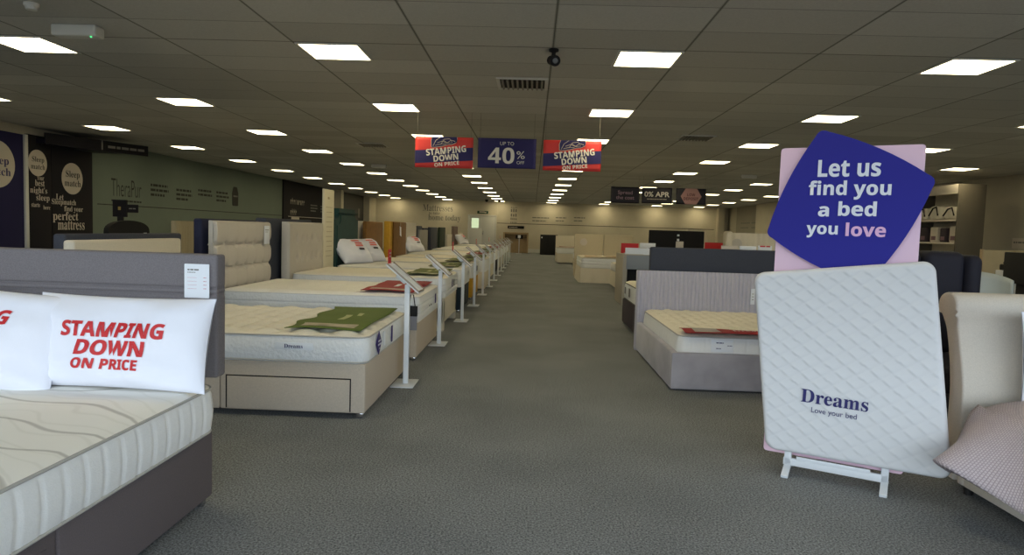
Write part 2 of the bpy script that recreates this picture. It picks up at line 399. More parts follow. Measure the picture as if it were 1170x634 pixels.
# exit sign over the door
g = thing('exit_sign', 'small dark green running man sign above the back door', 'sign', (-2.95, YB, 2.26))
b = BM(); rb(b, -0.32, 0.32, -0.04, 0, -0.07, 0.09, 0.01); part('plate', b, mat('exit_green', (20, 70, 45), 0.5), g)
b = BM()
for k, (xx, yy) in enumerate(((-0.2, 0.02), (0.1, 0.0))):
    flat(b, (0, -0.041, 0), UX, UZ, xx, xx + 0.3 if xx < 0 else xx + 0.12, yy - 0.03, yy + 0.04)
part('pictogram', b, cream_print, g, False)

# ------------------------------------------------------------------ ceiling lights
L_COL = (1.0, 0.85, 0.51)
diff_m = emis('light_panel_glow', L_COL, 11.0)
lt = thing('ceiling_light', 'x', 'ceiling light', (0, 0, CEIL), 0, 'square recessed ceiling lights')
b = BM()
for (a, c, e, f) in ((-0.3, 0.3, -0.3, -0.275), (-0.3, 0.3, 0.275, 0.3), (-0.3, -0.275, -0.275, 0.275), (0.275, 0.3, -0.275, 0.275)): rb(b, a, c, e, f, -0.012, 0, 0.002)
part('frame', b, white_plastic, lt)
b = BM(); rb(b, -0.275, 0.275, -0.275, 0.275, -0.008, -0.001, 0); part('diffuser', b, diff_m, lt, False)
cols = [(-7.96, 1, 'first'), (-4.96, -1, 'second'), (-1.96, -1, 'third'), (1.03, -1, 'fourth'), (4.03, -1, 'fifth'), (7.03, 0, 'sixth'), (9.43, 0, 'seventh')]
ordn = ['nearest', 'second', 'third', 'fourth', 'fifth', 'sixth', 'seventh', 'eighth', 'ninth', 'tenth', 'eleventh', 'twelfth', 'thirteenth', 'fourteenth']
first = True
for (x, k0, nm) in cols:
    vis = 0
    for k in range(k0, 12):
        y = 6.72 + 2.99 * k
        if k < 0: lab = 'lit square ceiling panel just inside the shopfront, %s row from the left' % nm
        else: lab = 'lit square ceiling panel, %s in the %s row from the left' % (ordn[vis], nm); vis += 1
        if first: lt.location = (x, y, CEIL); lt['label'] = lab; first = False
        else: copy_thing(lt, (x, y, CEIL), lab)
# vents, detectors, camera, emergency lamp
def vent(x, y, label):
    t = thing('air_vent', label, 'air vent', (x, y, CEIL), 0, None)
    b = BM()
    for (a, c, e, f) in ((-0.29, 0.29, -0.29, -0.25), (-0.29, 0.29, 0.25, 0.29), (-0.29, -0.25, -0.25, 0.25), (0.25, 0.29, -0.25, 0.25)): rb(b, a, c, e, f, -0.015, 0, 0.003)
    part('frame', b, white_plastic, t)
    b = BM(); rb(b, -0.25, 0.25, -0.25, 0.25, -0.003, 0, 0); part('backing', b, mat('vent_dark', (50, 48, 44), 0.9), t, False)
    b = BM()
    for k in range(9):
        xx = -0.22 + k * 0.055
        rb(b, xx - 0.008, xx + 0.008, -0.25, 0.25, -0.03, -0.004, 0.002, 1, Matrix.Translation((xx, 0, -0.017)) @ Matrix.Rotation(0.5 if xx < 0 else -0.5, 4, 'Y') @ Matrix.Translation((-xx, 0, 0.017)))
    part('louvre', b, mat('vent_grey', (140, 136, 126), 0.6), t)
    return t
vent(-0.17, 7.95, 'square louvred air vent in ceiling beside the security camera')
vent(2.72, 11.9, 'louvred ceiling air vent right of the hanging banners')
vent(-3.35, 14.2, 'louvred ceiling air vent left of the hanging banners')
t = thing('security_camera', 'black security camera hanging from the ceiling above the aisle', 'camera', (0.14, 6.45, CEIL))
b = BM(); lathe(b, [(0.045, 0), (0.045, -0.02), (0.018, -0.03), (0.018, -0.07)]); part('mount', b, black_plastic, t)
b = BM(); M = Matrix.Rotation(math.radians(105), 4, 'X') @ Matrix.Rotation(0.25, 4, 'Y')
lathe(b, [(0.03, -0.09), (0.042, -0.08), (0.045, 0.03), (0.05, 0.04), (0.05, 0.06), (0.04, 0.06)], (0, 0.01, -0.1), 20, M); part('body', b, black_plastic, t)
b = BM(); lathe(b, [(0.012, 0.0), (0.026, 0.001), (0.024, 0.008), (0.01, 0.012)], Vector((0, 0.01, -0.1)) + M @ Vector((0, 0, 0.061)), 16, M); part('lens', b, mat('grey_lens', (120, 124, 128), 0.2), t)
t = thing('emergency_light', 'white boxy emergency light with green lamp on the ceiling', 'emergency light', (-4.05, 6.05, CEIL))
b = BM(); rb(b, -0.2, 0.2, -0.07, 0.07, -0.1, 0, 0.018, 3); part('housing', b, white_plastic, t)
b = BM(); lathe(b, [(0.008, -0.012), (0.008, 0)], (0.15, -0.05, -0.098), 10); part('indicator', b, emis('green_led', (0.1, 1, 0.3), 1.2), t)
def detector(x, y, label, led=True):
    t = thing('smoke_detector', label, 'smoke detector', (x, y, CEIL))
    b = BM(); lathe(b, [(0.055, 0), (0.055, -0.02), (0.045, -0.03), (0.04, -0.05), (0.01, -0.055)], n=20); part('housing', b, white_plastic, t)
detector(-4.02, 5.45, 'round smoke detector on ceiling beside the emergency light')
for (x, y, lb) in ((5.7, 18.6, 'white emergency light box on ceiling right of finance signs'), (-4.2, 18.6, 'white emergency light box on ceiling left of red banner')):
    t = thing('emergency_light', lb, 'emergency light', (x, y, CEIL))
    b = BM(); rb(b, -0.2, 0.2, -0.07, 0.07, -0.1, 0, 0.018, 3); part('housing', b, white_plastic, t)
    b = BM(); lathe(b, [(0.008, -0.012), (0.008, 0)], (0.1, -0.05, -0.098), 10); part('indicator', b, MATS.get('wl') or white_print, t)
for x in (-2.6, -1.9):
    t = thing('security_camera', 'tiny black dome camera by the back wall, %s of the pair' % ('left' if x < -2.2 else 'right'), 'camera', (x, 38.2, CEIL))
    b = BM(); lathe(b, [(0.09, 0), (0.09, -0.05), (0.07, -0.1), (0.03, -0.13)], n=16); part('dome', b, black_plastic, t)

# ------------------------------------------------------------------ hanging banners
def hang(name, label, x0, x1, y, z0, z1, m, wires=True):
    t = thing(name, label, 'sign', ((x0 + x1) / 2, y, z0)); w = (x1 - x0) / 2; h = z1 - z0
    b = BM()
    grid(b, 16, 8, lambda u, v: Vector((-w + 2 * w * u, 0.006 * math.sin(5 * u + 2 * v) + 0.0, h * v)))
    o = part('panel', b, m, t); md = o.modifiers.new('s', 'SOLIDIFY'); md.thickness = 0.006; md.offset = 1
    for s in (-1, 1):
        b = BM(); tube(b, [(s * (w - 0.03), 0, h), (s * (w - 0.03), 0, CEIL - z0)], 0.0018, 5); part('hanging_wire', b, grey_print, t)
    return t, w, h
for (px0, px1, py0, py1, lb) in ((474, 541, 156, 190.5, 'red and navy hanging banner left of the blue one'), (620, 687.5, 160, 194, 'red and navy hanging banner right of the blue one')):
    A, B_ = at(px0, py1, 10), at(px1, py0 + 1, 10)
    t, w, h = hang('hanging_banner', lb, A.x, B_.x, 10.0, A.z - 0.005, at((px0 + px1) / 2, py0 + 0.5, 10).z, redban)
    fn = lambda a, c: Vector((a, -0.0085 + 0.006 * math.sin(5 * (a + w) / (2 * w) + 2 * c / h) - 0.003, c))
    b = BM(); V = grid(b, 16, 4, lambda u, v: fn(-w + 2 * w * u, h * (0.13 + 0.1 * u + (0.42 + 0.0 * u) * v - 0.0 * u + 0.03 * u)))
    part('navy_stripe', b, navyban, t, False)
    # outline drawing of a boot sole pressing down
    b = BM()
    out = [(-0.17, 1.0), (-0.19, 0.86), (-0.185, 0.66), (-0.13, 0.66), (-0.02, 0.7), (0.06, 0.75), (0.12, 0.76), (0.18, 0.83), (0.19, 0.93), (0.185, 1.0)]
    slabpts = [fn(x_, h * y_) + Vector((0, -0.001, 0)) for x_, y_ in out]
    b.faces.new([b.verts.new(p) for p in slabpts]); part('boot_shape', b, navyban, t, False)
    b = BM()
    def stroke(pts, r=0.004): tube(b, [fn(x_, h * y_) + Vector((0, -0.003, 0)) for x_, y_ in pts], r, 5)
    stroke(out); stroke([(-0.16, 0.7), (-0.12, 0.88), (-0.05, 0.99)]); stroke([(-0.1, 0.8), (-0.03, 0.86), (0.04, 0.8), (0.1, 0.9), (0.16, 0.86)]); stroke([(-0.05, 0.75), (0, 0.92), (0.08, 0.94), (0.12, 0.82), (0.05, 0.8), (-0.02, 0.9)]); stroke([(-0.13, 0.72), (-0.04, 0.77), (0.03, 0.76)])
    part('boot_drawing', b, grey_print if False else cream_print, t)
    rot = 0.12; U = Vector((math.cos(rot), 0, math.sin(rot))); Vv = Vector((-math.sin(rot), 0, math.cos(rot)))
    letter(t, 'STAMPING', (0.03, -0.022, h * 0.56), U, Vv, 0.58, 0.095, banner_print, 'bold', 0.012)
    letter(t, 'DOWN', (0.03, -0.022, h * 0.33), U, Vv, 0.36, 0.09, banner_print, 'bold', 0.012)
    letter(t, 'ON PRICE', (0.045, -0.022, h * 0.13), U, Vv, 0.36, 0.055, banner_print, 'bold', 0.004)
A, B_ = at(545.5, 191.5, 10), at(613, 159, 10)
t, w, h = hang('hanging_banner', 'navy hanging banner reading 40% between two red banners', A.x, B_.x, 10.0, A.z, B_.z, navyban)
letter(t, '40', (-0.08, -0.022, h * 0.42), UX, UZ, 0.38, 0.23, banner_print, 'bold', 0.0)
letter(t, '%', (0.2, -0.022, h * 0.45), UX, UZ, 0.12, 0.11, banner_print, 'bold')
letter(t, 'OFF', (0.2, -0.022, h * 0.2), UX, UZ, 0.11, 0.045, banner_print, 'sans')
letter(t, 'UP TO', (-0.0, -0.022, h * 0.82), UX, UZ, 0.2, 0.05, banner_print, 'sans')
YS = 20.0
A, B_ = at(697.5, 231.5, YS), at(731, 214, YS)
t, w, h = hang('hanging_sign', 'dark hanging sign reading spread the cost', A.x, B_.x, YS, A.z, B_.z, navyd_m)
letter(t, 'Spread\nthe cost', (0, -0.022, h * 0.5), UX, UZ, 0.52, 0.25, mat('dusky_print', (170, 140, 160), 0.6), 'sans', 0.01)
A, B_ = at(733, 232, YS), at(768, 215, YS)
t, w, h = hang('hanging_sign', 'dark hanging sign reading 0% APR', A.x, B_.x, YS, A.z, B_.z, navyd_m)
letter(t, '0% APR', (0, -0.022, h * 0.58), UX, UZ, 0.72, 0.15, banner_print, 'sans', 0.02)
bars(t, [(-0.28, 0.28, h * 0.25, 0.02)], (0, -0.02, 0), UX, UZ, cream_print)
A, B_ = at(772, 233, YS), at(807, 216, YS)
t, w, h = hang('hanging_sign', 'dark hanging sign with pink hexagon reading low deposit', A.x, B_.x, YS, A.z, B_.z, navyd_m)
b = BM(); b.faces.new([b.verts.new((x_, -0.018, h * y_)) for x_, y_ in ((-0.16, 0.0), (0.16, 0.0), (0.3, 0.5), (0.16, 1.0), (-0.16, 1.0), (-0.3, 0.5))]); part('hexagon', b, mat('dusty_pink', (178, 138, 140), 0.6), t, False)
letter(t, 'LOW\nDEPOSIT', (0, -0.024, h * 0.48), UX, UZ, 0.42, 0.2, mat('maroon_print', (90, 50, 60), 0.6), 'bold')

# ------------------------------------------------------------------ left wall graphics
GU, GV = -UY * -1, UZ          # reading direction on the left wall: away from the camera
GU = Vector((0, 1, 0))
def wallthing(name, label, y, z, x=XL + 0.02, cat='wall sign'):
    return thing(name, label, cat, (x, y, z))
t = wallthing('wall_lettering', 'black lettering TheraPur on the sage green wall', 16.0, 1.9)
# reading direction when looking at the left wall is +y
letter(t, 'TheraPur', (0, 0, 0.06), GU, GV, 1.2, 0.4, dark_print, 'sans', -0.008)
bars(t, [(-0.6, 0.6, -0.26, 0.04)], (0, 0, 0), GU, GV, dark_print)
rows = [(-0.4, 0.4, 0.12, 0.06), (-0.4, 0.45, 0, 0.06), (-0.4, 0.25, -0.12, 0.06)]
for (px, py, n, lb) in ((182, 219, 3, 'first'), (210, 224, 3, 'second'), (234, 224, 2, 'third'), (254, 226, 3, 'fourth')):
    p = atx(px, py, XL + 0.02)
    t = wallthing('wall_caption', 'small dark caption block, %s along the sage wall after the large lettering' % lb, p.y, p.z)
    bars(t, rows[:n], (0, 0, 0), GU, GV, dark_print)
t = wallthing('wall_badge', 'dark bottle shaped badge on the sage wall', 21.9, 2.07)
b = BM(); slab(b, round_poly([(0.002, -0.2, -0.3), (0.002, 0.2, -0.3), (0.002, 0.22, 0.1), (0.002, 0.12, 0.3), (0.002, -0.12, 0.3), (0.002, -0.22, 0.1)], 0.05, 4), (1, 0, 0), 0.01); part('plate', b, dark_print, t)
bars(t, [(-0.16, 0.16, -0.02, 0.05)], (0.014, 0, 0), GU, GV, grey_print)
t = wallthing('wall_lettering', 'pale two line lettering on the black wall panel', 27.6, 1.98, XL + 0.06)
b = BM()
for (a0, a1, zz) in ((-0.75, 0.9, 0.05), (-0.75, -0.1, -0.38)):
    q = a0
    while q < a1:
        hgt = random.uniform(0.14, 0.26); flat(b, (0, 0, 0), GU, GV, q, q + 0.05, zz, zz + hgt)
        flat(b, (0, 0, 0), GU, GV, q, q + 0.13, zz + random.choice((0, 0.1, 0.16)), zz + 0.2 if False else zz + 0.18, 0.0025); q += 0.19
part('lettering', b, mat('pale_grey_print', (150, 142, 130), 0.7), t, False)
t = wallthing('wall_notice', 'small pale notice below lettering on the black panel', 27.4, 1.37, XL + 0.06)
b = BM(); rb(b, 0, 0.012, -0.45, 0.45, -0.15, 0.15, 0.003); part('plate', b, cream_print, t)
t = wallthing('wall_caption', 'small pale caption lines on the black panel beside totem', 29.8, 1.95, XL + 0.06)
bars(t, [(-0.5, 0.4, 0.1, 0.05), (-0.5, 0.45, -0.02, 0.05), (-0.5, 0.2, -0.14, 0.05), (0.9, 1.6, 0.1, 0.05), (0.9, 1.7, -0.02, 0.05), (0.9, 1.5, -0.14, 0.05)], (0, 0, 0), GU, GV, grey_print)
t = wallthing('wall_caption', 'faint pale mark on the slate panel near the back corner', 37.6, 1.95, XL + 0.04)
bars(t, [(-0.2, 0.2, -0.25, 0.5)], (0, 0, 0), GU, GV, grey_print)
# sleep match display panels
def panel(label, y0, y1, ztop, m, x=XL + 0.03):
    t = thing('display_stand', label, 'display stand', (x, (y0 + y1) / 2, 0))
    w = (y1 - y0) / 2; b = BM(); rb(b, 0, 0.06, -w, w, 0, ztop, 0.006); part('board', b, m, t)
    return t
def disc(t, y, z, r, m=cream_print, ring=True):
    b = BM(); lathe(b, [(r, 0), (r, 0.008)], (0.06, y, z), 36, Matrix.Rotation(PI / 2, 4, 'Y')); part('roundel', b, m, t)
t = panel('navy display panel at left edge with a cut off white roundel', 10.9, 12.62, 2.75, navy_m)
disc(t, 0.22, 2.15, 0.42)
letter(t, 'Sleep\nmatch', (0.071, 0.22, 2.12), GU, GV, 0.62, 0.34, navy_ink, 'serif')
b = BM(); rb(b, XL + 0.03, XL + 0.12, 12.63, 12.71, 0, 2.76, 0.004); o = part('display_post', b, white_plastic); tag(o, 'thin pale post between the two navy display panels', 'post')
t = panel("black display panel reading your best night's sleep starts here", 12.73, 13.36, 2.78, dark_m)
disc(t, -0.06, 2.26, 0.25)
letter(t, 'Sleep\nmatch', (0.071, -0.06, 2.26), GU, GV, 0.38, 0.24, dark_print, 'serif')
for (s, z, hh, ww, dy) in (('Your', 1.98, 0.09, 0.2, 0.02), ('best', 1.88, 0.12, 0.27, 0.0), ("night's", 1.73, 0.15, 0.48, -0.03), ('sleep', 1.59, 0.15, 0.38, 0.08), ('starts', 1.46, 0.08, 0.24, -0.12), ('here', 1.42, 0.08, 0.2, 0.18)):
    letter(t, s, (0.071, dy - 0.02, z), GU, GV, ww * 0.95, hh, cream_print, 'serif')
t = panel('black display panel reading let sleepmatch find your perfect mattress', 13.38, 14.63, 2.74, dark_m)
p = atx(79, 204, XL + 0.06)
disc(t, -0.03, p.z, 0.32)
letter(t, 'Sleep\nmatch', (0.071, -0.03, p.z), GU, GV, 0.5, 0.32, dark_print, 'serif')
for (s, px, py, ww, hh) in (('Let', 66, 225, 0.22, 0.12), ('Sleepmatch', 71, 231.5, 0.72, 0.14), ('find your', 82, 239.5, 0.58, 0.14), ('perfect', 73, 248, 0.76, 0.22), ('mattress', 79.5, 257, 0.82, 0.2)):
    p = atx(px, py, XL + 0.06); letter(t, s, (0.071, p.y - 14.005, p.z), GU, GV, ww, hh, cream_print, 'serif')
# canopy fascia over the display
t = thing('display_canopy', 'dark canopy jutting out above the black display panels', 'canopy', (XL, 13.9, 0))
A, B_ = Vector((0.28, -0.95, 0)), Vector((1.3, 0.75, 0)); dv = (B_ - A)
nrm = Vector((dv.y, -dv.x, 0)).normalized()
b = BM(); slab(b, [A + Vector((0, 0, 2.62)), B_ + Vector((0, 0, 2.6)), B_ + Vector((0, 0, 2.81)), A + Vector((0, 0, 2.84))], -nrm, 0.05); part('fascia', b, dark_m, t)
b = BM(); slab(b, [A + Vector((0, 0, 2.64)), B_ + Vector((-0.02, 0, 2.64)), Vector((0.0, 0.75, 2.64)), Vector((0.0, -0.95, 2.64))], (0, 0, 1), 0.08); part('soffit', b, navyd_m, t)
bars(t, [(1.15, 1.9, 2.68, 0.05)], A, dv, UZ, grey_print)
b = BM(); flat(b, A, dv, UZ, 1.02, 1.05, 2.63, 2.82, 0.003); part('joint', b, grey_print, t, False)

# back wall graphics
def bw(px, py): return at(px, py, YB)
p = bw(505, 243)
t = thing('wall_lettering', 'grey lettering Mattresses to take home today on back wall', 'wall sign', (p.x, YB - 0.002, p.z))
letter(t, 'Mattresses', (-0.25, 0, 0.27), UX, UZ, 1.75, 0.38, grey_print, 'serif')
letter(t, 'to take', (-0.45, 0, -0.03), UX, UZ, 0.65, 0.15, grey_print, 'serif')
letter(t, 'home today', (0.15, 0, -0.33), UX, UZ, 1.9, 0.42, grey_print, 'serif')
p = bw(587.5, 245.5)
t = thing('wall_lettering', 'dark stacked lettering block on back wall right of door', 'wall sign', (p.x, YB - 0.002, p.z))
b = BM()
for (zz, hh_, n_) in ((0.4, 0.07, 4), (0.16, 0.2, 3), (-0.1, 0.2, 3), (-0.3, 0.14, 4), (-0.48, 0.09, 5)):
    for k in range(n_): flat(b, (0, 0, 0), UX, UZ, -0.2 + 0.4 * k / n_, -0.2 + 0.4 * k / n_ + 0.22 / n_, zz, zz + hh_ * random.uniform(0.7, 1))
part('lettering', b, grey_print, t, False)
p = bw(589.5, 259.6)
t = thing('wall_plaque', 'long black plaque on back wall above the wooden unit', 'sign', (p.x, YB - 0.01, p.z))
b = BM(); rb(b, -0.48, 0.48, -0.03, 0, -0.08, 0.08, 0.01); part('plate', b, dark_m, t)
bars(t, [(-0.4, 0.1, -0.03, 0.05)], (0, -0.031, 0), UX, UZ, cream_print)
for (px, lb) in ((618, 'left'), (641, 'middle'), (662, 'right')):
    p = bw(px, 251)
    t = thing('wall_caption', 'faint caption lines on back wall, %s of three' % lb, 'wall sign', (p.x, YB - 0.002, p.z))
    ww = 0.5 if lb == 'left' else 0.32
    bars(t, [(-ww, ww, 0.08, 0.06), (-ww, ww * 0.6, -0.1, 0.06)], (0, 0, 0), UX, UZ, grey_print)
t = thing('wall_lettering', 'grey lines on pale panel at far end of right wall', 'wall sign', (XR - 0.03, 36.5, 1.7))
GR = Vector((0, -1, 0))
bars(t, [(-1.2, 0.3, 0.3, 0.07), (-1.2, 0.1, 0.05, 0.07), (0.6, 1.3, 0.3, 0.07), (0.6, 1.3, 0.05, 0.07)], (0, 0, 0), GR, UZ, grey_print)

# ------------------------------------------------------------------ beds
def castor(parent, x, y, r=0.025):
    b = BM(); lathe(b, [(0.012, 0.02), (0.012, 0.06)], (x, y, 0), 10)
    lathe(b, [(0.012, -0.016), (r, -0.011), (r, 0.011), (0.012, 0.016)], (x, y, r), 14, Matrix.Rotation(PI / 2, 4, 'X'))
    part('castor', b, chrome if r > 0.02 else black_plastic, parent)
def headboard_mesh(style, w, z0, z1, t):
    """headboard in bed space: front face at x=0, body towards -x, width along y"""
    b = BM(); h = z1 - z0
    def front(fn, nu, nv, back=True):
        bm = b
        def P(u, v):
            y = -w + 2 * w * u; z = z0 + h * v
            e = min(u * 2 * w, (1 - u) * 2 * w, v * h + 0.02, (1 - v) * h); r = 0.025
            d = -(r - math.sqrt(max(0, r * r - (r - min(e, r)) ** 2)))
            return Vector((d + fn(y, z - z0), y, z))
        grid(bm, nu, nv, P)
        rb(bm, -t, -0.024, -w, w, z0, z1, 0.008)
    if style == 'plain': rb(b, -t, 0, -w, w, z0, z1, 0.02, 3)
    elif style == 'panel3':
        def fn(y, z):
            pz = 0.225; k = ((h - z) % pz) / pz; g = -0.028 * math.exp(-((min(k, 1 - k) * pz) / 0.01) ** 2) if 0.05 < z < h - 0.05 else 0
            q = abs(((y + w) / (2 * w / 6)) % 1 - 0.5); kk = min(k, 1 - k)
            g -= 0.03 * math.exp(-(((0.5 - q) * 0.2) / 0.025) ** 2 - (kk * pz / 0.03) ** 2) if 0.05 < z < h - 0.05 else 0
            g += 0.012 * math.sin(k * PI)
            g -= 0.004 * math.exp(-(((0.5 - q) * 0.2) / 0.012) ** 2)
            return g
        front(fn, 72, 90)
    elif style == 'button':
        def fn(y, z):
            g = 0
            if abs(y) < w - 0.12:
                q = (((y + w) / (2 * w / 7)) % 1 - 0.5) * 2 * w / 7
                for zz in (h - 0.22, h - 0.46): g -= 0.035 * math.exp(-(q / 0.03) ** 2 - ((z - zz) / (0.03 if z < zz else 0.06)) ** 2)
            return g
        front(fn, 90, 60)
    elif style == 'ribbed':
        front(lambda y, z: 0.013 * abs(math.sin((y + w) / 0.042 * PI)), 300, 10)
    elif style == 'wide_rib':
        front(lambda y, z: 0.012 * abs(math.sin((y + w) / 0.11 * PI)), 120, 10)
    return b
def scallop_headboard(w, z1, zs, t):
    b = BM(); pts = [(-w, 0.05), (w, 0.05), (w, zs)]
    for k in range(9): a = k / 8 * PI / 2; pts.append((w - 0.02 - 0.2 * math.sin(a), zs + 0.0 + (z1 - 0.06 - zs) * (1 - math.cos(a))))
    pts += [(w - 0.22, z1), (-w + 0.22, z1)]
    for k in range(9): a = (8 - k) / 8 * PI / 2; pts.append((-w + 0.02 + 0.2 * math.sin(a), zs + (z1 - 0.06 - zs) * (1 - math.cos(a))))
    pts.append((-w, zs))
    slab(b, [Vector((-t, y, z)) for y, z in pts], (1, 0, 0), t)
    inner = [(y * 0.86, 0.05 + (z - 0.05) * 0.93) for y, z in pts]
    slab(b, [Vector((-0.005, y, z)) for y, z in inner], (1, 0, 0), 0.018)
    slab(b, [Vector((0, -w * 0.86, zs + 0.1)), Vector((0, w * 0.86, zs + 0.1)), Vector((0, w * 0.86, zs + 0.115)), Vector((0, -w * 0.86, zs + 0.115))], (1, 0, 0), 0.024)
    return b
def divan(label, loc, rot, W, L, h, m, feet='castor', drawers=True, group=None, hb=None, castor_r=0.025, fine=False):
    """divan bed: foot at local x=0, head at x=-L"""
    t = thing('divan_bed', label, 'bed', loc, rot, group)
    z0 = 0.036 if feet == 'castor' else 0.1
    b = BM(); w = W / 2
    rb(b, -L, -L / 2 - 0.002, -w, w, z0, h, 0.012, 3); rb(b, -L / 2 + 0.002, 0, -w, w, z0, h, 0.012, 3)
    part('base', b, m, t)
    if drawers:
        for s in (-1, 1):
            b = BM(); yy = s * w
            rb(b, -L / 2 + 0.05, -0.1, min(yy, yy + s * 0.006), max(yy, yy + s * 0.006), z0 + 0.012, z0 + (h - z0) * 0.68, 0.004)
            d = part('drawer', b, m, t)
            b = BM()
            for (a, c, e, f) in ((-L / 2 + 0.04, -0.09, z0 + (h - z0) * 0.68, z0 + (h - z0) * 0.68 + 0.008), (-L / 2 + 0.04, -L / 2 + 0.048, z0 + 0.01, z0 + (h - z0) * 0.68), (-0.098, -0.09, z0 + 0.01, z0 + (h - z0) * 0.68)):
                rb(b, a, c, min(yy, yy + s * 0.0015), max(yy, yy + s * 0.0015), e, f, 0)
            part('drawer_gap', b, black_plastic, d)
    if feet == 'castor':
        for x in (-0.035, -L + 0.05):
            for s in (-1, 1): castor(t, x, s * (w - 0.03), castor_r)
    else:
        for x in (-0.05, -L + 0.05):
            for s in (-1, 1):
                b = BM(); rb(b, x - 0.05, x + 0.05, s * (w - 0.05) - 0.05, s * (w - 0.05) + 0.05, 0, h - 0.02, 0.006); part('leg', b, m, t)
    if hb:
        style, hm, ztop, th = hb[:4]
        b = scallop_headboard(w, ztop, ztop - 0.17, th) if style == 'scallop' else headboard_mesh(style, hb[4] if len(hb) > 4 else w, 0.04, ztop, th)
        for v in b.verts: v.co.x -= L + 0.002
        part('headboard', b, hm, t)
    return t
def mattress(label, loc, rot, W, L, hh, top=mtop, side=mside, quilt='diamond', res=0.05, group=None, pip=piping_g, corner=0.09, panels=0.0, label_print=None, pleat=None):
    """loc = foot edge middle at base height; foot at local x=0"""
    t = thing('mattress', label, 'mattress', loc, rot, group)
    hx, hy = L / 2, W / 2; c = Vector((-hx, 0, 0)); edge = 0.03
    def snap(x, y, hx_, hy_, r):
        dx, dy = abs(x) - (hx_ - r), abs(y) - (hy_ - r)
        if dx > 0 and dy > 0:
            m_, l_ = max(dx, dy), math.hypot(dx, dy); k = m_ / l_
            return math.copysign(hx_ - r + dx * k, x), math.copysign(hy_ - r + dy * k, y), r - m_
        return x, y, min(hx_ - abs(x), hy_ - abs(y))
    def q(x, y):
        if quilt == 'diamond':
            a, b_ = x / 0.26, y / 0.2; s, d = a + b_, a - b_
            f = min(abs((s % 1) - 0.5), 9) * 2; g = abs((d % 1) - 0.5) * 2
            return 0.034 * (1 - (1 - f) ** 3) * (1 - (1 - g) ** 3) ** 1 - 0.016 + 0.003 * noise.noise(Vector((x * 6, y * 6, 1)))
        if quilt == 'tuft':
            a = abs(((x / 0.24) % 1) - 0.5) * 2; b_ = abs(((y / 0.22) % 1) - 0.5) * 2
            return 0.012 - 0.022 * math.exp(-((1 - a) ** 2 + (1 - b_) ** 2) / 0.12)
        return 0.005 * noise.noise(Vector((x * 3, y * 3, 2)))
    b = BM(); nx, ny = max(8, int(L / res)), max(8, int(W / res))
    def top_fn(u, v):
        # denser near the border
        su = -1 + 2 * u; sv = -1 + 2 * v
        x, y, e = snap(su * hx, sv * hy, hx, hy, corner); e = max(0, e)
        fall = min(1, e / 0.08)
        return Vector((x, y, hh - edge * (1 - math.sin(min(1, e / edge / 2.2) * PI / 2)) * 0.6 + q(x, y) * fall)) + c
    grid(b, nx, ny, top_fn)
    part('quilted_top', b, top, t)
    b = BM(); step = 0.01 if panels else 0.03 if pleat else 0.06
    out = rrect(hx, hy, corner, step); n = len(out)
    acc = [0]
    for i in range(n): acc.append(acc[-1] + (out[(i + 1) % n] - out[i]).length)
    prof = [(0.0, -0.012), (0.12, 0.0), (0.35, 0.006), (0.5, 0.008), (0.65, 0.006), (0.88, 0.0), (1.0, -0.014)]
    if pleat: prof = [(k / 24, -0.012 + 0.02 * math.sin(k / 24 * PI) ** 0.5) for k in range(25)]
    rings = []
    zt = hh - 0.018
    for (f, bulge) in prof:
        ring = []
        for i, p in enumerate(out):
            tn = out[(i + 1) % n] - out[i - 1]; nn = Vector((tn.y, -tn.x, 0)).normalized(); k = bulge
            if panels:
                ph = (acc[i] / panels) % 1; dd = min(ph, 1 - ph) * panels
                k -= 0.006 * math.exp(-(dd / 0.008) ** 2) * math.sin(max(0.05, f) * PI) ** 0.3
            if pleat:
                for z_ in pleat: k -= 0.014 * math.exp(-((f - z_) / 0.03) ** 2)
            ring.append(b.verts.new(c + p + nn * k + Vector((0, 0, f * zt))))
        rings.append(ring)
    if pleat:
        pass
    for A, B_ in zip(rings, rings[1:]):
        for i in range(n): b.faces.new((A[i], A[(i + 1) % n], B_[(i + 1) % n], B_[i]))
    b.faces.new(rings[0][::-1])
    bmesh.ops.recalc_face_normals(b, faces=b.faces[:])
    part('border', b, side, t, ang=1.2)
    for z in (zt, 0.012):
        b = BM(); o2 = rrect(hx - 0.004, hy - 0.004, corner, 0.1)
        tube(b, [c + p + Vector((0, 0, z)) for p in o2], 0.0055, 6, True); part('piping', b, pip, t)
    return t
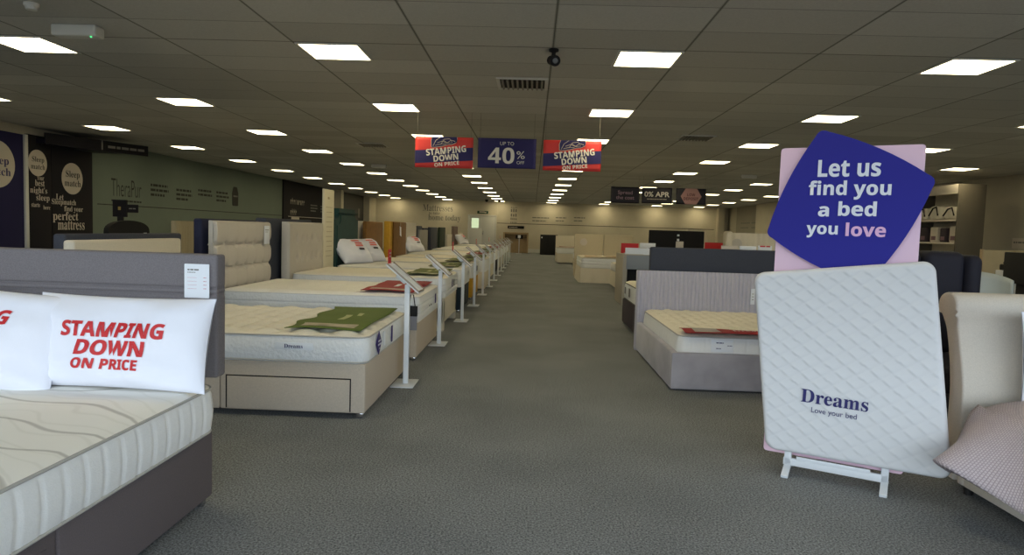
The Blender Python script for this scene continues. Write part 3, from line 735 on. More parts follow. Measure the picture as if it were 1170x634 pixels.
def foot_mat(label, loc, rot, W, d, m, group, printed=True, z=0.0, wave=0.006, skew=0.0, y0=None, y1=None, word=None, inset=0.05, ripple=0.0):
    """display mat lying across the foot of a mattress; local x=0 at the foot edge"""
    y0 = -W / 2 + 0.06 if y0 is None else y0; y1 = W / 2 - 0.06 if y1 is None else y1
    t = thing('display_mat', label, 'display mat', loc, rot, group)
    def P(u, v, lift=0.0):
        y = y0 + (y1 - y0) * v; x = -inset - d + d * u + skew * v * (0.4 if u < 0.5 else 1) + ripple * math.sin(v * 17) * (1 - u)
        return Vector((x, y, 0.012 + wave * math.sin(9 * v + 5 * u) + wave + 0.006 * math.sin(u * PI) + lift))
    b = BM(); grid(b, 14, 30, P); o = part('mat', b, m, t); md = o.modifiers.new('s', 'SOLIDIFY'); md.thickness = 0.004; md.offset = 1
    if printed:
        b = BM(); grid(b, 5, 10, lambda u, v: P(0.12 + 0.75 * u, 0.06 + 0.12 * v, 0.006)); part('printed_panel', b, mat('photo_print', (188, 178, 160), 0.6, 0.35, 9), t)
        b = BM(); grid(b, 3, 6, lambda u, v: P(0.45 + 0.1 * u, 0.35 + 0.18 * v, 0.006)); grid(b, 3, 6, lambda u, v: P(0.62 + 0.07 * u, 0.5 + 0.14 * v, 0.006)); part('printed_words', b, mat('pale_green_print', (176, 182, 130), 0.6) if m is not red_f else white_print, t)
    return t, P
def side_tag(parent, pts, m=purple_tag, nrm=(1, 0, 0), name='hang_tag'):
    b = BM(); slab(b, [Vector(p) for p in pts], nrm, 0.004); return part(name, b, m, parent, False)

# --- near left charcoal bed (its foot points at the camera)
BW, BLEN = 1.5, 2.0
bx = -1.385 - BW / 2; hy = 2.95
b1 = divan('charcoal divan bed nearest the camera at left', (bx, hy - BLEN, 0), -PI / 2, BW, BLEN, 0.335, charcoal_b, drawers=False, castor_r=0.024)
# its tall panelled headboard
b = BM(); w = BW / 2 + 0.015
for (a, c) in ((0.56, 0.927), (0.931, 0.955), (0.959, 1.105)): rb(b, -BLEN - 0.09, -BLEN - 0.003, -w, w, a, c, 0.012, 3)
rb(b, -BLEN - 0.085, -BLEN - 0.012, -w + 0.004, w - 0.004, 0.57, 1.09, 0)
part('headboard', b, charcoal, b1)
for yy in (-0.4, 0.4):
    b = BM(); rb(b, -BLEN - 0.06, -BLEN - 0.03, yy - 0.03, yy + 0.03, 0.1, 0.6, 0.003); part('headboard_strut', b, black_plastic, b1)
b = BM(); rb(b, -0.95, -0.87, BW / 2, BW / 2 + 0.006, 0.12, 0.17, 0.004)
rb(b, -0.95, -0.1, BW / 2, BW / 2 + 0.002, 0.28, 0.284, 0)
part('drawer', b, charcoal_b, b1)
b = BM(); rb(b, -1.02, -0.95, BW / 2, BW / 2 + 0.012, 0.2, 0.206, 0.002); part('drawer_handle', b, chrome, b1)
mattress('white mattress with swirl patterned top on the charcoal divan', (bx, hy - BLEN, 0.335), -PI / 2, BW + 0.06, BLEN, 0.215, topper, mside_p, 'smooth', 0.04, pip=piping_g, corner=0.1, panels=0.095)
# price card on the headboard
t = thing('price_card', 'white price card fixed to the charcoal headboard', 'price card', (-1.455, hy - 0.001, 0.915))
b = BM(); slab(b, round_poly([(-0.055, -0.006, 0), (0.055, -0.006, 0), (0.055, -0.006, 0.148), (-0.055, -0.006, 0.148)], 0.004, 3), (0, 1, 0), 0.003); part('card', b, paper, t)
bars(t, [(-0.04, 0.01, 0.12, 0.006), (-0.04, -0.005, 0.11, 0.003)], (0, -0.006, 0), UX, UZ, grey_print)
bars(t, [(0.03, 0.044, z_, 0.0022) for z_ in (0.04, 0.056, 0.072, 0.088)] + [(-0.04, 0.0, z_, 0.001) for z_ in (0.04, 0.056, 0.072, 0.088)], (0, -0.006, 0), UX, UZ, mat('faint_red_print', (200, 120, 130), 0.6), 'price_lines')

def pillow(name, label, M, w, h, T, m, words=(), seed=0, cat='pillow', group=None, crease=0.02):
    """pillow: local x across, y up its face, z towards the viewer"""
    t = thing(name, label, cat, (0, 0, 0), 0, group); t.matrix_world = M
    def fr(x, y, side=1):
        u, v = max(-1, min(1, 2 * x / w)), max(-1, min(1, 2 * y / h))
        th = T * (max(0, 1 - abs(u) ** 3.2) * max(0, 1 - abs(v) ** 2.6)) ** 0.5
        th += crease * noise.noise(Vector((x * 7 + seed, y * 9, 3.3))) * min(1, 4 * (1 - abs(u)), 4 * (1 - abs(v)))
        th += crease * 0.7 * noise.noise(Vector((x * 3 + y * 14 + seed, y * 3, 8.1))) * min(1, 5 * (1 - abs(u)), 5 * (1 - abs(v)))
        px = x * (1 - 0.035 * (1 - v * v)); py = y * (1 - 0.05 * (1 - u * u))
        return Vector((px, py, side * max(0.004, th) if side > 0 else -0.7 * th))
    b = BM(); N = 40
    def cs(s): return math.copysign(1 - (1 - abs(s)) ** 1.5, s)
    grid(b, N, 30, lambda u, v: fr(cs(2 * u - 1) * w / 2, cs(2 * v - 1) * h / 2, 1)); grid(b, N, 30, lambda u, v: fr(cs(2 * u - 1) * w / 2, cs(2 * v - 1) * h / 2, -1))
    bmesh.ops.remove_doubles(b, verts=b.verts[:], dist=0.0005); bmesh.ops.recalc_face_normals(b, faces=b.faces[:])
    part('case', b, m, t, ang=3)
    for (s, cx_, cy_, ww, hh_, mm, sh) in words:
        letter(t, s, (0, 0, 0), UX, UY, ww, hh_, mm, 'bold', 0.02, sh, fn=lambda a, c_: fr(a + cx_, c_ + cy_) + Vector((0, 0, 0.0035)), cut=0.02)
    return t
def lean(base, u, lean_deg, roll=0.0):
    """frame for a pillow: base = bottom middle, u = across direction"""
    u = Vector(u).normalized(); n0 = Vector((u.y, -u.x, 0)); a = math.radians(lean_deg)
    v = UZ * math.cos(a) - n0 * math.sin(a); n = u.cross(v)
    R = Matrix((u, v, n)).transposed().to_4x4() @ Matrix.Rotation(roll, 4, 'Z')
    return R, v
def place_pillow(label, base, u, deg, w, h, T, words, seed, group=None, roll=0.0):
    R, v = lean(base, u, deg, roll); c = Vector(base) + v * (h / 2)
    return pillow('pillow', label, Matrix.Translation(c) @ R, w, h, T, cotton, words, seed, group=group)
place_pillow('white pillow printed STAMPING DOWN ON PRICE in red by the charcoal headboard', (-1.69, 2.73, 0.55), (1, -0.06, 0), 14, 0.77, 0.39, 0.085,
             [('STAMPING', 0.005, 0.045, 0.45, 0.066, red_print, 0.12), ('DOWN', 0.005, -0.032, 0.3, 0.066, red_print, 0.12), ('ON PRICE', -0.007, -0.1, 0.285, 0.045, red_print, 0.12)], 3, 'printed white pillows')
place_pillow('white pillow cut by the left edge, red letter G showing', (-2.285, 2.67, 0.55), (1, 0.1, 0), 19, 0.74, 0.42, 0.095,
             [('STAMPING', -0.045, 0.085, 0.45, 0.066, red_print, 0.12), ('DOWN', -0.04, 0.0, 0.26, 0.065, red_print, 0.12), ('ON PRICE', -0.04, -0.07, 0.24, 0.045, red_print, 0.12)], 9, 'printed white pillows', roll=-0.1)

# --- the row of beds left of the aisle
XF = -1.05
ROW = [  # y, base h, mattress top, base material, feet, headboard, mat, labels
    (4.35, 0.36, 0.55, beige, 'castor', ('plain', cream_f, 1.1, 0.08), 'green', 'beige divan bed with a side drawer, nearest of the left row', 'diamond quilted white mattress with a purple tag on the beige drawer divan', mtop, 'diamond'),
    (6.33, 0.36, 0.62, beige, 'castor', ('panel3', palegrey, 1.26, 0.07), 'red', 'beige divan bed with pale grey three panel headboard', 'white mattress carrying the nearest red mat in the left row', mtop_w, 'tuft'),
    (8.28, 0.40, 0.655, cream_f, 'leg', ('button', palegrey, 1.275, 0.1, 0.675), 'green', 'cream bed on square legs with buttoned headboard', 'cream topped mattress on the bed with square legs', mtop, 'tuft'),
    (10.2, 0.38, 0.655, tealside, 'castor', ('scallop', teal, 1.51, 0.09), 'green', 'teal bed with a tall scalloped teal headboard', 'white mattress on the teal bed, under two printed pillows', mtop_w, 'tuft'),
    (12.15, 0.38, 0.66, mustard, 'castor', ('plain', brown, 1.34, 0.07), 'green', 'mustard yellow divan bed with brown velvet headboard', 'white mattress on the mustard yellow divan', mtop, 'smooth'),
    (14.1, 0.38, 0.66, cream_f, 'castor', ('plain', brown, 1.36, 0.03), 'green', 'cream divan bed with brown headboard carrying a white tag', 'cream mattress beyond the mustard yellow divan', mtop, 'smooth'),
    (16.05, 0.38, 0.66, palegrey, 'castor', ('button', palegrey, 1.37, 0.1), 'red', 'pale divan bed with pale buttoned headboard and single pillow', 'white mattress with a pillow against pale buttoned headboard', mtop_w, 'smooth'),
    (18.0, 0.36, 0.64, cream_f, 'castor', ('plain', midgrey, 1.2, 0.08), 'green', 'cream divan bed with mid grey headboard far down left row', 'mattress in front of the mid grey headboard', mtop, 'smooth'),
    (19.95, 0.38, 0.66, blackf, 'castor', ('plain', slate, 1.28, 0.1), 'green', 'black divan bed far down the left row', 'white mattress on the black divan', mtop_w, 'smooth'),
    (21.9, 0.36, 0.66, palegrey, 'castor', ('plain', darkgreen, 1.29, 0.08), 'red', 'pale divan bed with dark green headboard', 'mattress in front of the dark green headboard', mtop_w, 'smooth'),
    (23.85, 0.36, 0.64, cream_f, 'castor', ('plain', palegrey, 1.05, 0.08), 'red', 'cream divan bed with low headboard, third from the row end', 'mattress third from the far end of left row', mtop, 'smooth'),
    (25.8, 0.38, 0.66, midgrey, 'castor', ('button', mat('mink_fabric', (120, 104, 96), 0.9, 0.1, 50), 1.35, 0.1), 'red', 'grey divan bed with mink headboard, last but one', 'mattress in front of the mink headboard', mtop_w, 'smooth'),
    (27.75, 0.36, 0.62, palegrey, 'castor', ('plain', cream_f, 1.1, 0.08), 'green', 'last divan bed at far end of the left row', 'mattress at far end of the left row', mtop, 'smooth'),
]
matn = {'green': 'olive green', 'red': 'red'}
XF0 = XF
for i, (y, bh, mt, bmm, feet, hb, mc, lab, mlab, tm, ql) in enumerate(ROW):
    XF = XF0 + (0.1 if i == 5 else 0.0)
    W, L = 1.36, 1.9; ym = y + W / 2
    divan(lab, (XF, ym, 0), 0, W, L, bh, bmm, feet, i == 0 or i in (1,), 'divan beds left of the aisle', hb)
    near = i < 4
    m_ = mattress(mlab, (XF + 0.015, ym, bh), 0, W + 0.02, L - 0.01, mt - bh, tm, mside, ql, 0.025 if i == 0 else 0.04 if near else 0.12, 'mattresses left of the aisle', piping_g if i == 0 else piping_w, 0.09, pleat=(0.33, 0.66) if i in (1, 2) else None)
    if i == 0: lb = 'olive green mat with a photo strip on nearest beige divan'
    else: lb = '%s mat across the foot of the %s' % (matn[mc], lab.replace(' bed ', ' bed ', 1).split(',')[0])
    if len(lb.split()) > 16: lb = ' '.join(lb.split()[:16])
    y0, y1 = -W / 2 + 0.05, W / 2 - 0.05
    foot_mat(lb, (XF, ym, mt + (0.004 if i == 0 else 0.012 if near else 0.0)), 0, W, 0.5 if i in (0, 1) else 0.45, {'green': green_f if i == 0 else green_f2, 'red': red_f}[mc], 'mats on the left beds', True, wave=0.004, skew=0.0, ripple=0.025 if i == 0 else 0.006)
    hM = mt - bh
    # tags on the foot end of each mattress
    if i == 0:
        xx = 0.012
        tg = side_tag(m_, [(xx, -0.42, 0.02), (xx, -0.34, 0.1), (xx, -0.42, 0.18), (xx, -0.50, 0.1)]); tg['label'] = 'purple diamond tag'
        bars(tg, [(-0.46, -0.38, 0.11, 0.012), (-0.465, -0.375, 0.085, 0.012), (-0.43, -0.4, 0.06, 0.006)], (xx + 0.005, 0, 0), UY, UZ, pale_print)
        side_tag(m_, [(xx, -0.28, 0.06), (xx, -0.22, 0.05), (xx, -0.22, 0.15), (xx, -0.28, 0.16)], paper, name='paper_tag')
        side_tag(m_, [(xx, 0.0, 0.04), (xx, 0.035, 0.04), (xx, 0.035, 0.16), (xx, 0.0, 0.16)], purple_tag, name='fabric_handle')
        b = BM(); rb(b, -0.6, -0.35, -W / 2 - 0.021, -W / 2 - 0.018, 0.085, 0.13, 0.001); lo = part('maker_label', b, white_print, m_)
        letter(lo, 'Dreams', (-0.475, -W / 2 - 0.0225, 0.108), UX, UZ, 0.12, 0.026, navy_ink, 'serif')
    elif i == 1:
        side_tag(m_, [(0.012, 0.3, 0.09), (0.012, 0.36, 0.09), (0.012, 0.36, 0.19), (0.012, 0.3, 0.19)], purple_tag, name='fabric_handle')
        for yy in (-0.1, 0.0): side_tag(m_, [(0.012, yy, 0.1), (0.012, yy + 0.02, 0.1), (0.012, yy + 0.02, 0.115), (0.012, yy, 0.115)], dark_print, name='vent_eyelet')
    elif i in (2, 4, 6, 8):
        side_tag(m_, [(0.012, -0.1, 0.1), (0.012, -0.04, 0.1), (0.012, -0.04, 0.2), (0.012, -0.1, 0.2)], purple_tag, name='fabric_handle')
        side_tag(m_, [(0.012, 0.1, 0.1), (0.012, 0.14, 0.1), (0.012, 0.14, 0.19), (0.012, 0.1, 0.19)], dark_print, name='fabric_handle')
XF = XF0
# spare headboards standing behind the fitted ones
def spare(label, x, y0, y1, ztop, m, th, style='plain'):
    t = thing('headboard', label, 'headboard', (x, (y0 + y1) / 2, 0), 0, 'spare headboards in the left row')
    b = headboard_mesh(style, (y1 - y0) / 2, 0.0, ztop, th); part('panel', b, m, t); 
    b = BM()
    for s in (-0.3, 0.3): rb(b, -th - 0.02, -th, s - 0.03, s + 0.03, 0, 0.5, 0.003)
    part('strut', b, wood, t)
    return t
HX = XF - 1.9
spare('navy headboard standing behind the pale three panel headboard', HX - 0.12, 6.3, 7.66, 1.275, navyv, 0.08)
spare('dark slate headboard standing behind the buttoned headboard', HX - 0.16, 7.95, 9.62, 1.31, slate, 0.13)
spare('white headboard edge standing before the brown velvet headboard', HX - 0.13, 12.0, 13.45, 1.34, palegrey, 0.09)
spare('mustard headboard standing behind brown headboard with white tag', HX + 0.06, 13.85, 15.4, 1.365, mustard, 0.12)
spare('dark grey headboard with ornate top behind the mid grey one', HX - 0.14, 17.75, 19.2, 1.3, slate, 0.1)
spare('black headboard behind the slate headboard far down the row', HX - 0.15, 19.5, 21.2, 1.25, navyv, 0.1)
spare('pale headboard standing beside the dark green headboard', HX - 0.14, 22.0, 23.4, 1.28, cream_f, 0.06)
spare('charcoal edged headboard backing onto the cream headboard', HX - 0.2, 4.55, 6.1, 1.135, slate, 0.09)
# swing tag on brown headboard
t = thing('swing_tag', 'white swing tag hanging on the brown headboard', 'tag', (HX + 0.106, 14.75, 1.1))
b = BM(); slab(b, [(0, -0.07, -0.02), (0, 0.09, -0.05), (0, 0.05, 0.15), (0, -0.1, 0.17)], (1, 0, 0), 0.004); part('card', b, paper, t)
b = BM(); tube(b, [(0.002, -0.03, 0.16), (0.004, -0.02, 0.25)], 0.004, 5); part('cord', b, cream_print, t)
# price ticket on the three panel headboard
t = thing('price_card', 'white price ticket on the pale three panel headboard', 'price card', (HX + 0.018, 7.5, 1.02))
b = BM(); rb(b, 0, 0.004, -0.06, 0.09, 0, 0.2, 0.001); part('card', b, paper, t)
bars(t, [(-0.04, 0.06, 0.15, 0.008), (-0.04, 0.04, 0.13, 0.005)], (0.004, 0, 0), UY, UZ, grey_print)
# tall cream totem between buttoned and teal headboards
t = thing('totem_board', 'tall cream information board beside the buttoned headboard', 'sign', (HX + 0.0, 10.02, 0))
b = BM(); rb(b, -0.03, 0, -0.36, 0.12, 0, 1.76, 0.004); part('board', b, mat('totem_cream', (222, 214, 188), 0.7), t)
bars(t, [(-0.28 + 0.02 * (k % 3), 0.02, 1.5 - 0.07 * k, 0.008) for k in range(11)] + [(-0.2, -0.1, 1.62, 0.03)], (0.0, 0, 0), UY, UZ, mat('tan_print', (168, 152, 120), 0.7))

# pillows on the far beds
fb = mat('black_print', (40, 38, 44), 0.7)
fr_ = mat('coral_print', (226, 120, 112), 0.7)
def row_pillow(label, y, x, zt, seed, deg=30, w=0.66, h=0.45):
    base = (x, y, zt)
    R, v = lean(base, (0.45, 1, 0), deg); c = Vector(base) + v * (h / 2)
    return pillow('pillow', label, Matrix.Translation(c) @ R, w, h, 0.13, cotton, [('LET US', 0.02, 0.1, 0.2, 0.05, fr_, 0), ('HELP YOU', 0.02, 0.03, 0.25, 0.045, fr_, 0), ('SLEEP', 0.02, -0.06, 0.2, 0.05, fb, 0)][:0], seed, group='printed pillows down the left row')
for (y, x, zt, sd, lb) in ((10.52, HX + 0.3, 0.65, 21, 'white printed pillow before teal headboard, nearer of two'), (11.2, HX + 0.36, 0.65, 27, 'white printed pillow before teal headboard, farther of two'), (16.3, HX + 0.22, 0.655, 33, 'plump printed white pillow against the pale buttoned headboard'), (26.4, HX + 0.35, 0.655, 41, 'small white pillow leaning by the mink headboard')):
    t = row_pillow(lb, y, x, zt + 0.03, sd, 42, 0.68, 0.46)
    b = BM(); b2 = BM()
    T = 0.13
    for bb, rws in ((b, ((-0.06, 0.14, 0.1), (-0.02, 0.16, 0.04), (-0.04, 0.15, -0.01))), (b2, ((0.0, 0.13, -0.08),))):
        for (a0, a1, yy) in rws:
            def fnp(u, v, a0=a0, a1=a1, yy=yy):
                x_ = a0 + (a1 - a0) * u; y_ = yy + 0.035 * v
                uu, vv = 2 * x_ / 0.66, 2 * y_ / 0.45
                return Vector((x_ * (1 - 0.035 * (1 - vv * vv)), y_ * (1 - 0.05 * (1 - uu * uu)), T * ((1 - abs(uu) ** 3.2) * (1 - abs(vv) ** 2.6)) ** 0.5 + 0.014))
            grid(bb, 8, 2, fnp)
    part('red_print', b, fr_, t); part('dark_print', b2, fb, t)

# --- white price stands along the aisle
def price_stand(label, loc):
    t = thing('price_stand', label, 'price stand', loc, 0, 'white price stands along the aisle')
    b = BM(); rb(b, -0.1, 0.08, -0.15, 0.15, 0, 0.008, 0.003); part('base_plate', b, white_metal, t)
    b = BM(); rb(b, -0.02, 0.02, -0.03, 0.01, 0.008, 0.8, 0.004); part('post', b, white_metal, t)
    a = math.atan2(0.2, -0.26); M = Matrix.Translation((-0.02, 0, 0.855)) @ Matrix.Rotation(math.radians(40), 4, 'Y')
    b = BM(); rb(b, -0.17, 0.17, -0.13, 0.13, -0.01, 0.0, 0.003, 2, M); rb(b, -0.06, 0.03, -0.03, 0.01, -0.045, -0.008, 0.003, 1, M); part('tray', b, white_metal, t)
    b = BM()
    for (p, q, r_, s) in ((-0.165, 0.165, -0.128, -0.12), (-0.165, 0.165, 0.12, 0.128), (0.158, 0.168, -0.12, 0.12)): rb(b, p, q, r_, s, 0, 0.012, 0.002, 1, M)
    part('rim', b, mat('aluminium', (150, 140, 128), 0.4, metal=0.5), t)
    b = BM(); rb(b, -0.155, 0.155, -0.118, 0.118, 0.001, 0.004, 0, 1, M); c = part('price_sheet', b, paper, t, False)
    return t
ps0 = None
names = ['nearest beige divan', 'bed with the nearest red mat', 'cream bed on square legs', 'teal bed', 'mustard yellow divan', 'divan after the mustard one', 'pale divan with single pillow', 'cream divan with grey headboard', 'black divan', 'pale divan with dark green headboard', 'third divan from the row end', 'last but one divan', 'last divan of the left row']
for i, nm in enumerate(names):
    loc = (-0.975 + (0.05 if i > 1 else 0), ROW[i][0] + 1.03 + (0.03 if i == 0 else 0), 0)
    lab = 'white price stand at the foot of the %s' % nm
    if ps0 is None: ps0 = price_stand(lab, loc); s = ps0
    else: s = copy_thing(ps0, loc, lab)
    if i in (0, 2, 4, 6, 9): cards = True
    else: cards = False
    if cards:
        c = thing('promo_card', 'small red promotional card on price stand by the %s' % nm, 'card', (loc[0] - 0.15, loc[1], 0.962), 0, 'red cards on price stands')
        b = BM(); rb(b, -0.003, 0.003, -0.05, 0.05, 0.0, 0.11, 0.002); part('card', b, red_print, c)
        bars(c, [(-0.035, 0.035, 0.075, 0.012), (-0.03, 0.03, 0.05, 0.012)], (0.0035, 0, 0), UY, UZ, cream_print)
# swatch book hanging from the second mattress
t = thing('swatch_book', 'black and grey swatch book hanging at the corner behind the first price stand', 'swatch book', (-1.095, 6.306, 0.3))
b = BM(); rb(b, -0.05, 0.05, -0.012, 0.012, 0.0, 0.2, 0.004); part('swatches', b, mat('swatch_grey', (140, 140, 148), 0.8), t)
b = BM(); rb(b, -0.052, 0.052, -0.016, 0.016, 0.13, 0.225, 0.004); part('cover', b, black_plastic, t)
b = BM(); tube(b, [(-0.03, 0, 0.22), (-0.012, 0.002, 0.33), (0.012, 0.002, 0.33), (0.03, 0, 0.22)], 0.005, 6); part('loop', b, black_plastic, t)

# --- second row far left (seen over the first headboards)
t = thing('headboard', 'black arched headboard before the sage wall', 'headboard', (-7.25, 12.05, 0))
b = BM(); pts = [(-0.62, 0), (0.62, 0), (0.62, 1.02)] + [(0.62 * math.cos(k / 16 * PI), 1.02 + 0.2 * math.sin(k / 16 * PI) ** 0.8) for k in range(1, 16)] + [(-0.62, 1.02)]
slab(b, [Vector((0, y_, z_)) for y_, z_ in pts], (1, 0, 0), 0.09); part('panel', b, blackf, t)
b = BM(); rb(b, 0.092, 0.096, 0.42, 0.52, 0.82, 1.0, 0.001); part('ticket', b, paper, t)
b = BM(); rb(b, 0.09, 0.12, -0.1, 0.4, 0.82, 0.9, 0.005); part('red_strip', b, red_print, t)
t = thing('headboard', 'cream ribbed headboard standing before the sage wall', 'headboard', (-7.0, 14.0, 0))
b = headboard_mesh('wide_rib', 0.68, 0, 1.24, 0.1); part('panel', b, mat('tan_fabric', (176, 166, 140), 0.9, 0.05, 60), t)
t = thing('post_sign', 'black square sign on a post before the sage wall', 'sign', (-7.3, 12.0, 0))
b = BM(); rb(b, -0.05, 0.05, -0.02, 0.02, 0.0, 1.3, 0.004); rb(b, -0.2, 0.2, -0.15, 0.15, 0, 0.012, 0.003); part('post', b, black_plastic, t)
b = BM(); rb(b, -0.12, 0.13, -0.04, -0.0, 1.28, 1.58, 0.005); part('panel', b, dark_m, t)
b = BM(); rb(b, 0.13, 0.33, -0.03, -0.01, 1.36, 1.5, 0.004); part('flag', b, dark_m, t)
bars(t, [(0.17, 0.29, 1.42, 0.02)], (0, -0.03, 0), UX, UZ, grey_print)
bars(t, [(-0.02, 0.03, 1.4, 0.06)], (0, -0.04, 0), UX, UZ, mat('gold_print', (150, 130, 70), 0.5), 'emblem')
divan('cream bed in the second row glimpsed past the three panel headboard', (-6.3, 11.6, 0), PI, 1.4, 1.9, 0.4, cream_f, hb=('plain', cream_f, 1.0, 0.08))
mattress('cream mattress in the second row glimpsed past the three panel headboard', (-6.3, 11.6, 0.4), PI, 1.4, 1.9, 0.24, mtop, mside, 'smooth', 0.12)

# ------------------------------------------------------------------ right of the aisle
# grey velvet ottoman bed with ribbed headboard
RX0, RX1 = 1.155, 2.56; RW = RX1 - RX0; rx = (RX0 + RX1) / 2
t = thing('upholstered_bed', 'grey velvet bed with ribbed headboard right of the aisle', 'bed', (rx, 5.52, 0), -PI / 2)
b = BM(); w = RW / 2
rb(b, -0.06, 0, -w, w, 0.012, 0.31, 0.012, 3); rb(b, -1.9, -0.055, -w, -w + 0.06, 0.012, 0.31, 0.012, 3); rb(b, -1.9, -0.055, w - 0.06, w, 0.012, 0.31, 0.012, 3); rb(b, -1.9, -0.05, -w + 0.05, w - 0.05, 0.05, 0.2, 0)
part('frame', b, greyvel, t)
b = headboard_mesh('ribbed', w + 0.01, 0.0, 0.865, 0.09)
for v in b.verts: v.co.x -= 1.902
part('headboard', b, greyrib, t)
b = BM(); rb(b, -0.0, 0.008, 0.56 - 0.06, 0.59 - 0.06, 0.16, 0.33, 0.002); rb(b, -0.05, 0.008, 0.5, 0.53, 0.315, 0.325, 0.002); part('lift_strap', b, black_plastic, t)
b = BM(); slab(b, [(0.01, 0.5 - 0.06, 0.13), (0.01, 0.6, 0.01 + 0.03), (0.01, 0.7, 0.12), (0.01, 0.57, 0.22)], (1, 0, 0), 0.004); tg = part('hang_tag', b, purple_tag, t); tg['label'] = 'purple hang tag'
bars(tg, [(0.5, 0.63, 0.135, 0.014), (0.49, 0.65, 0.11, 0.014)], (0.0145, 0, 0), UY, UZ, pale_print)
mR = mattress('white mattress with red banner mat on the grey velvet bed', (rx, 5.52 + 0.065, 0.2), -PI / 2, RW - 0.13, 1.82, 0.252, mtop, mside_p, 'diamond', 0.035, pip=piping_g, corner=0.1, panels=0.11)
b = BM(); rb(b, 0.0105, 0.013, -0.38, -0.2, 0.12, 0.22, 0.001); lo = part('product_label', b, paper, mR)
bars(lo, [(-0.34, -0.28, 0.19, 0.008), (-0.34, -0.3, 0.145, 0.006), (-0.25, -0.21, 0.17, 0.005)], (0.0135, 0, 0), UY, UZ, navy_ink)
b = BM(); rb(b, 0.0105, 0.014, 0.42, 0.52, 0.1, 0.235, 0.001); part('purple_label', b, purple_tag, mR)
t = thing('price_card', 'slim white ticket on the ribbed headboard beside the standee', 'price card', (2.38, 7.41, 0.54))
b = BM(); rb(b, -0.022, 0.022, -0.006, -0.002, 0, 0.17, 0.001); part('card', b, paper, t)
bars(t, [(-0.01, 0.01, z_, 0.006) for z_ in (0.05, 0.08, 0.11)], (0, -0.006, 0), UX, UZ, grey_print)
t, P = foot_mat('red mat reading Dreams lying on the grey velvet bed', (rx, 5.52 + 0.03, 0.462), -PI / 2, RW - 0.13, 0.24, red_f, None, False, wave=0.004, inset=-0.035, y0=-RW / 2 + 0.1)
b = BM(); grid(b, 4, 8, lambda u, v: P(0.08 + 0.8 * u, 0.07 + 0.18 * v, 0.006)); part('printed_panel', b, mat('grey_photo_print', (172, 168, 164), 0.6, 0.2, 9), t)
letter(t, 'Dreams', (0, 0, 0), UX, UY, 0.3, 0.07, white_print, 'serif', fn=lambda a, c: P(0.5 - c / 0.22, 0.47 + a / 1.2, 0.008), cut=0.02)
# bed backing on to it with tall dark headboard
t = divan('dark bed whose tall slate headboard backs onto the ribbed one', (1.28 + 0.72, 9.62, 0), PI / 2, 1.42, 1.95, 0.36, aubergine, hb=('plain', slate, 1.12, 0.1, 0.7), drawers=False)
mattress('white mattress with green edge on the dark bed', (1.28 + 0.72, 9.62, 0.36), PI / 2, 1.4, 1.92, 0.24, mtop, mside, 'tuft', 0.05, pip=mat('dark_piping', (90, 88, 80), 0.8))
t = thing('vent_label', 'pair of grey fabric labels on the side of the dark bed mattress', 'label', (1.285, 8.9, 0.44))
b = BM(); rb(b, -0.012, -0.008, -0.06, 0.06, 0, 0.11, 0.001); rb(b, -0.012, -0.008, 0.34, 0.44, 0.01, 0.1, 0.001); part('labels', b, midgrey, t)
# display desk behind
t = thing('display_counter', 'taupe counter with a dark open bay behind the dark bed', 'counter', (1.6, 12.1, 0))
b = BM(); rb(b, 0, 0.08, 0, 1.0, 0, 0.9, 0.006); rb(b, 0.08, 1.2, 0.0, 1.0, 0.64, 0.9, 0.004); rb(b, 1.1, 1.2, 0, 1.0, 0, 0.9, 0.006); rb(b, 0.08, 1.1, 0.9, 1.0, 0, 0.64, 0); part('carcass', b, mat('taupe_laminate', (170, 164, 150), 0.7), t)
b = BM(); rb(b, 0.06, 1.18, -0.012, 0.0, 0.64, 0.885, 0.002); part('front_panel', b, mat('blue_grey_laminate', (140, 146, 152), 0.6), t)
b = BM(); rb(b, 0.09, 1.09, 0.3, 0.55, 0.0, 0.63, 0.002); part('bay_back', b, black_plastic, t)
t = thing('promo_board', 'white promotional board standing on the taupe counter', 'sign', (1.85, 12.15, 0.9))
b = BM(); rb(b, -0.21, 0.3, -0.005, 0.005, 0, 0.115, 0.002); part('board', b, paper, t)
b = BM(); rb(b, -0.2, 0.1, -0.03, 0.03, 0, 0.01, 0.002); part('foot', b, white_plastic, t)
# red / grey board on stand
def board_stand(label, x0, x1, y, z0, z1, m, pr=None):
    t = thing('price_board', label, 'sign', ((x0 + x1) / 2, y, 0)); w = (x1 - x0) / 2
    b = BM(); rb(b, -w, w, -0.012, 0.012, z0, z1, 0.004); part('board', b, m, t)
    b = BM(); rb(b, -0.02, 0.02, -0.015, 0.015, 0.01, z0, 0.003); rb(b, -0.15, 0.15, -0.1, 0.1, 0, 0.012, 0.003); part('post', b, white_metal, t)
    if pr: bars(t, pr, (0, -0.012, 0), UX, UZ, red_print)
    return t
def px_board(label, px0, px1, py0, py1, y, m, pr=None):
    a, c = at(px0, py1, y), at(px1, py0, y); return board_stand(label, a.x, c.x, y, a.z, c.z, m, pr)
t = thing('promo_board', 'red promotional board standing on the taupe counter', 'sign', (1.8, 12.75, 0.9))
b = BM(); rb(b, -0.16, 0.16, -0.006, 0.006, 0, 0.185, 0.002); part('board', b, red_print, t)
b = BM(); rb(b, -0.1, 0.1, -0.03, 0.03, 0, 0.01, 0.002); part('foot', b, white_plastic, t)
px_board('white price board right of the red price board', 731, 749, 278, 283, 13.9, paper)
px_board('red price board right of the black headboard', 805, 826, 277.5, 284, 15.5, red_print)
px_board('white price board left of the pink standee with red print', 866, 882, 281, 287, 10.5, paper, [(-0.08, 0.08, 1.12, 0.02)])
px_board('white price board beside the red one, under ribbed headboard', 845, 864, 281.5, 286, 10.5, paper)
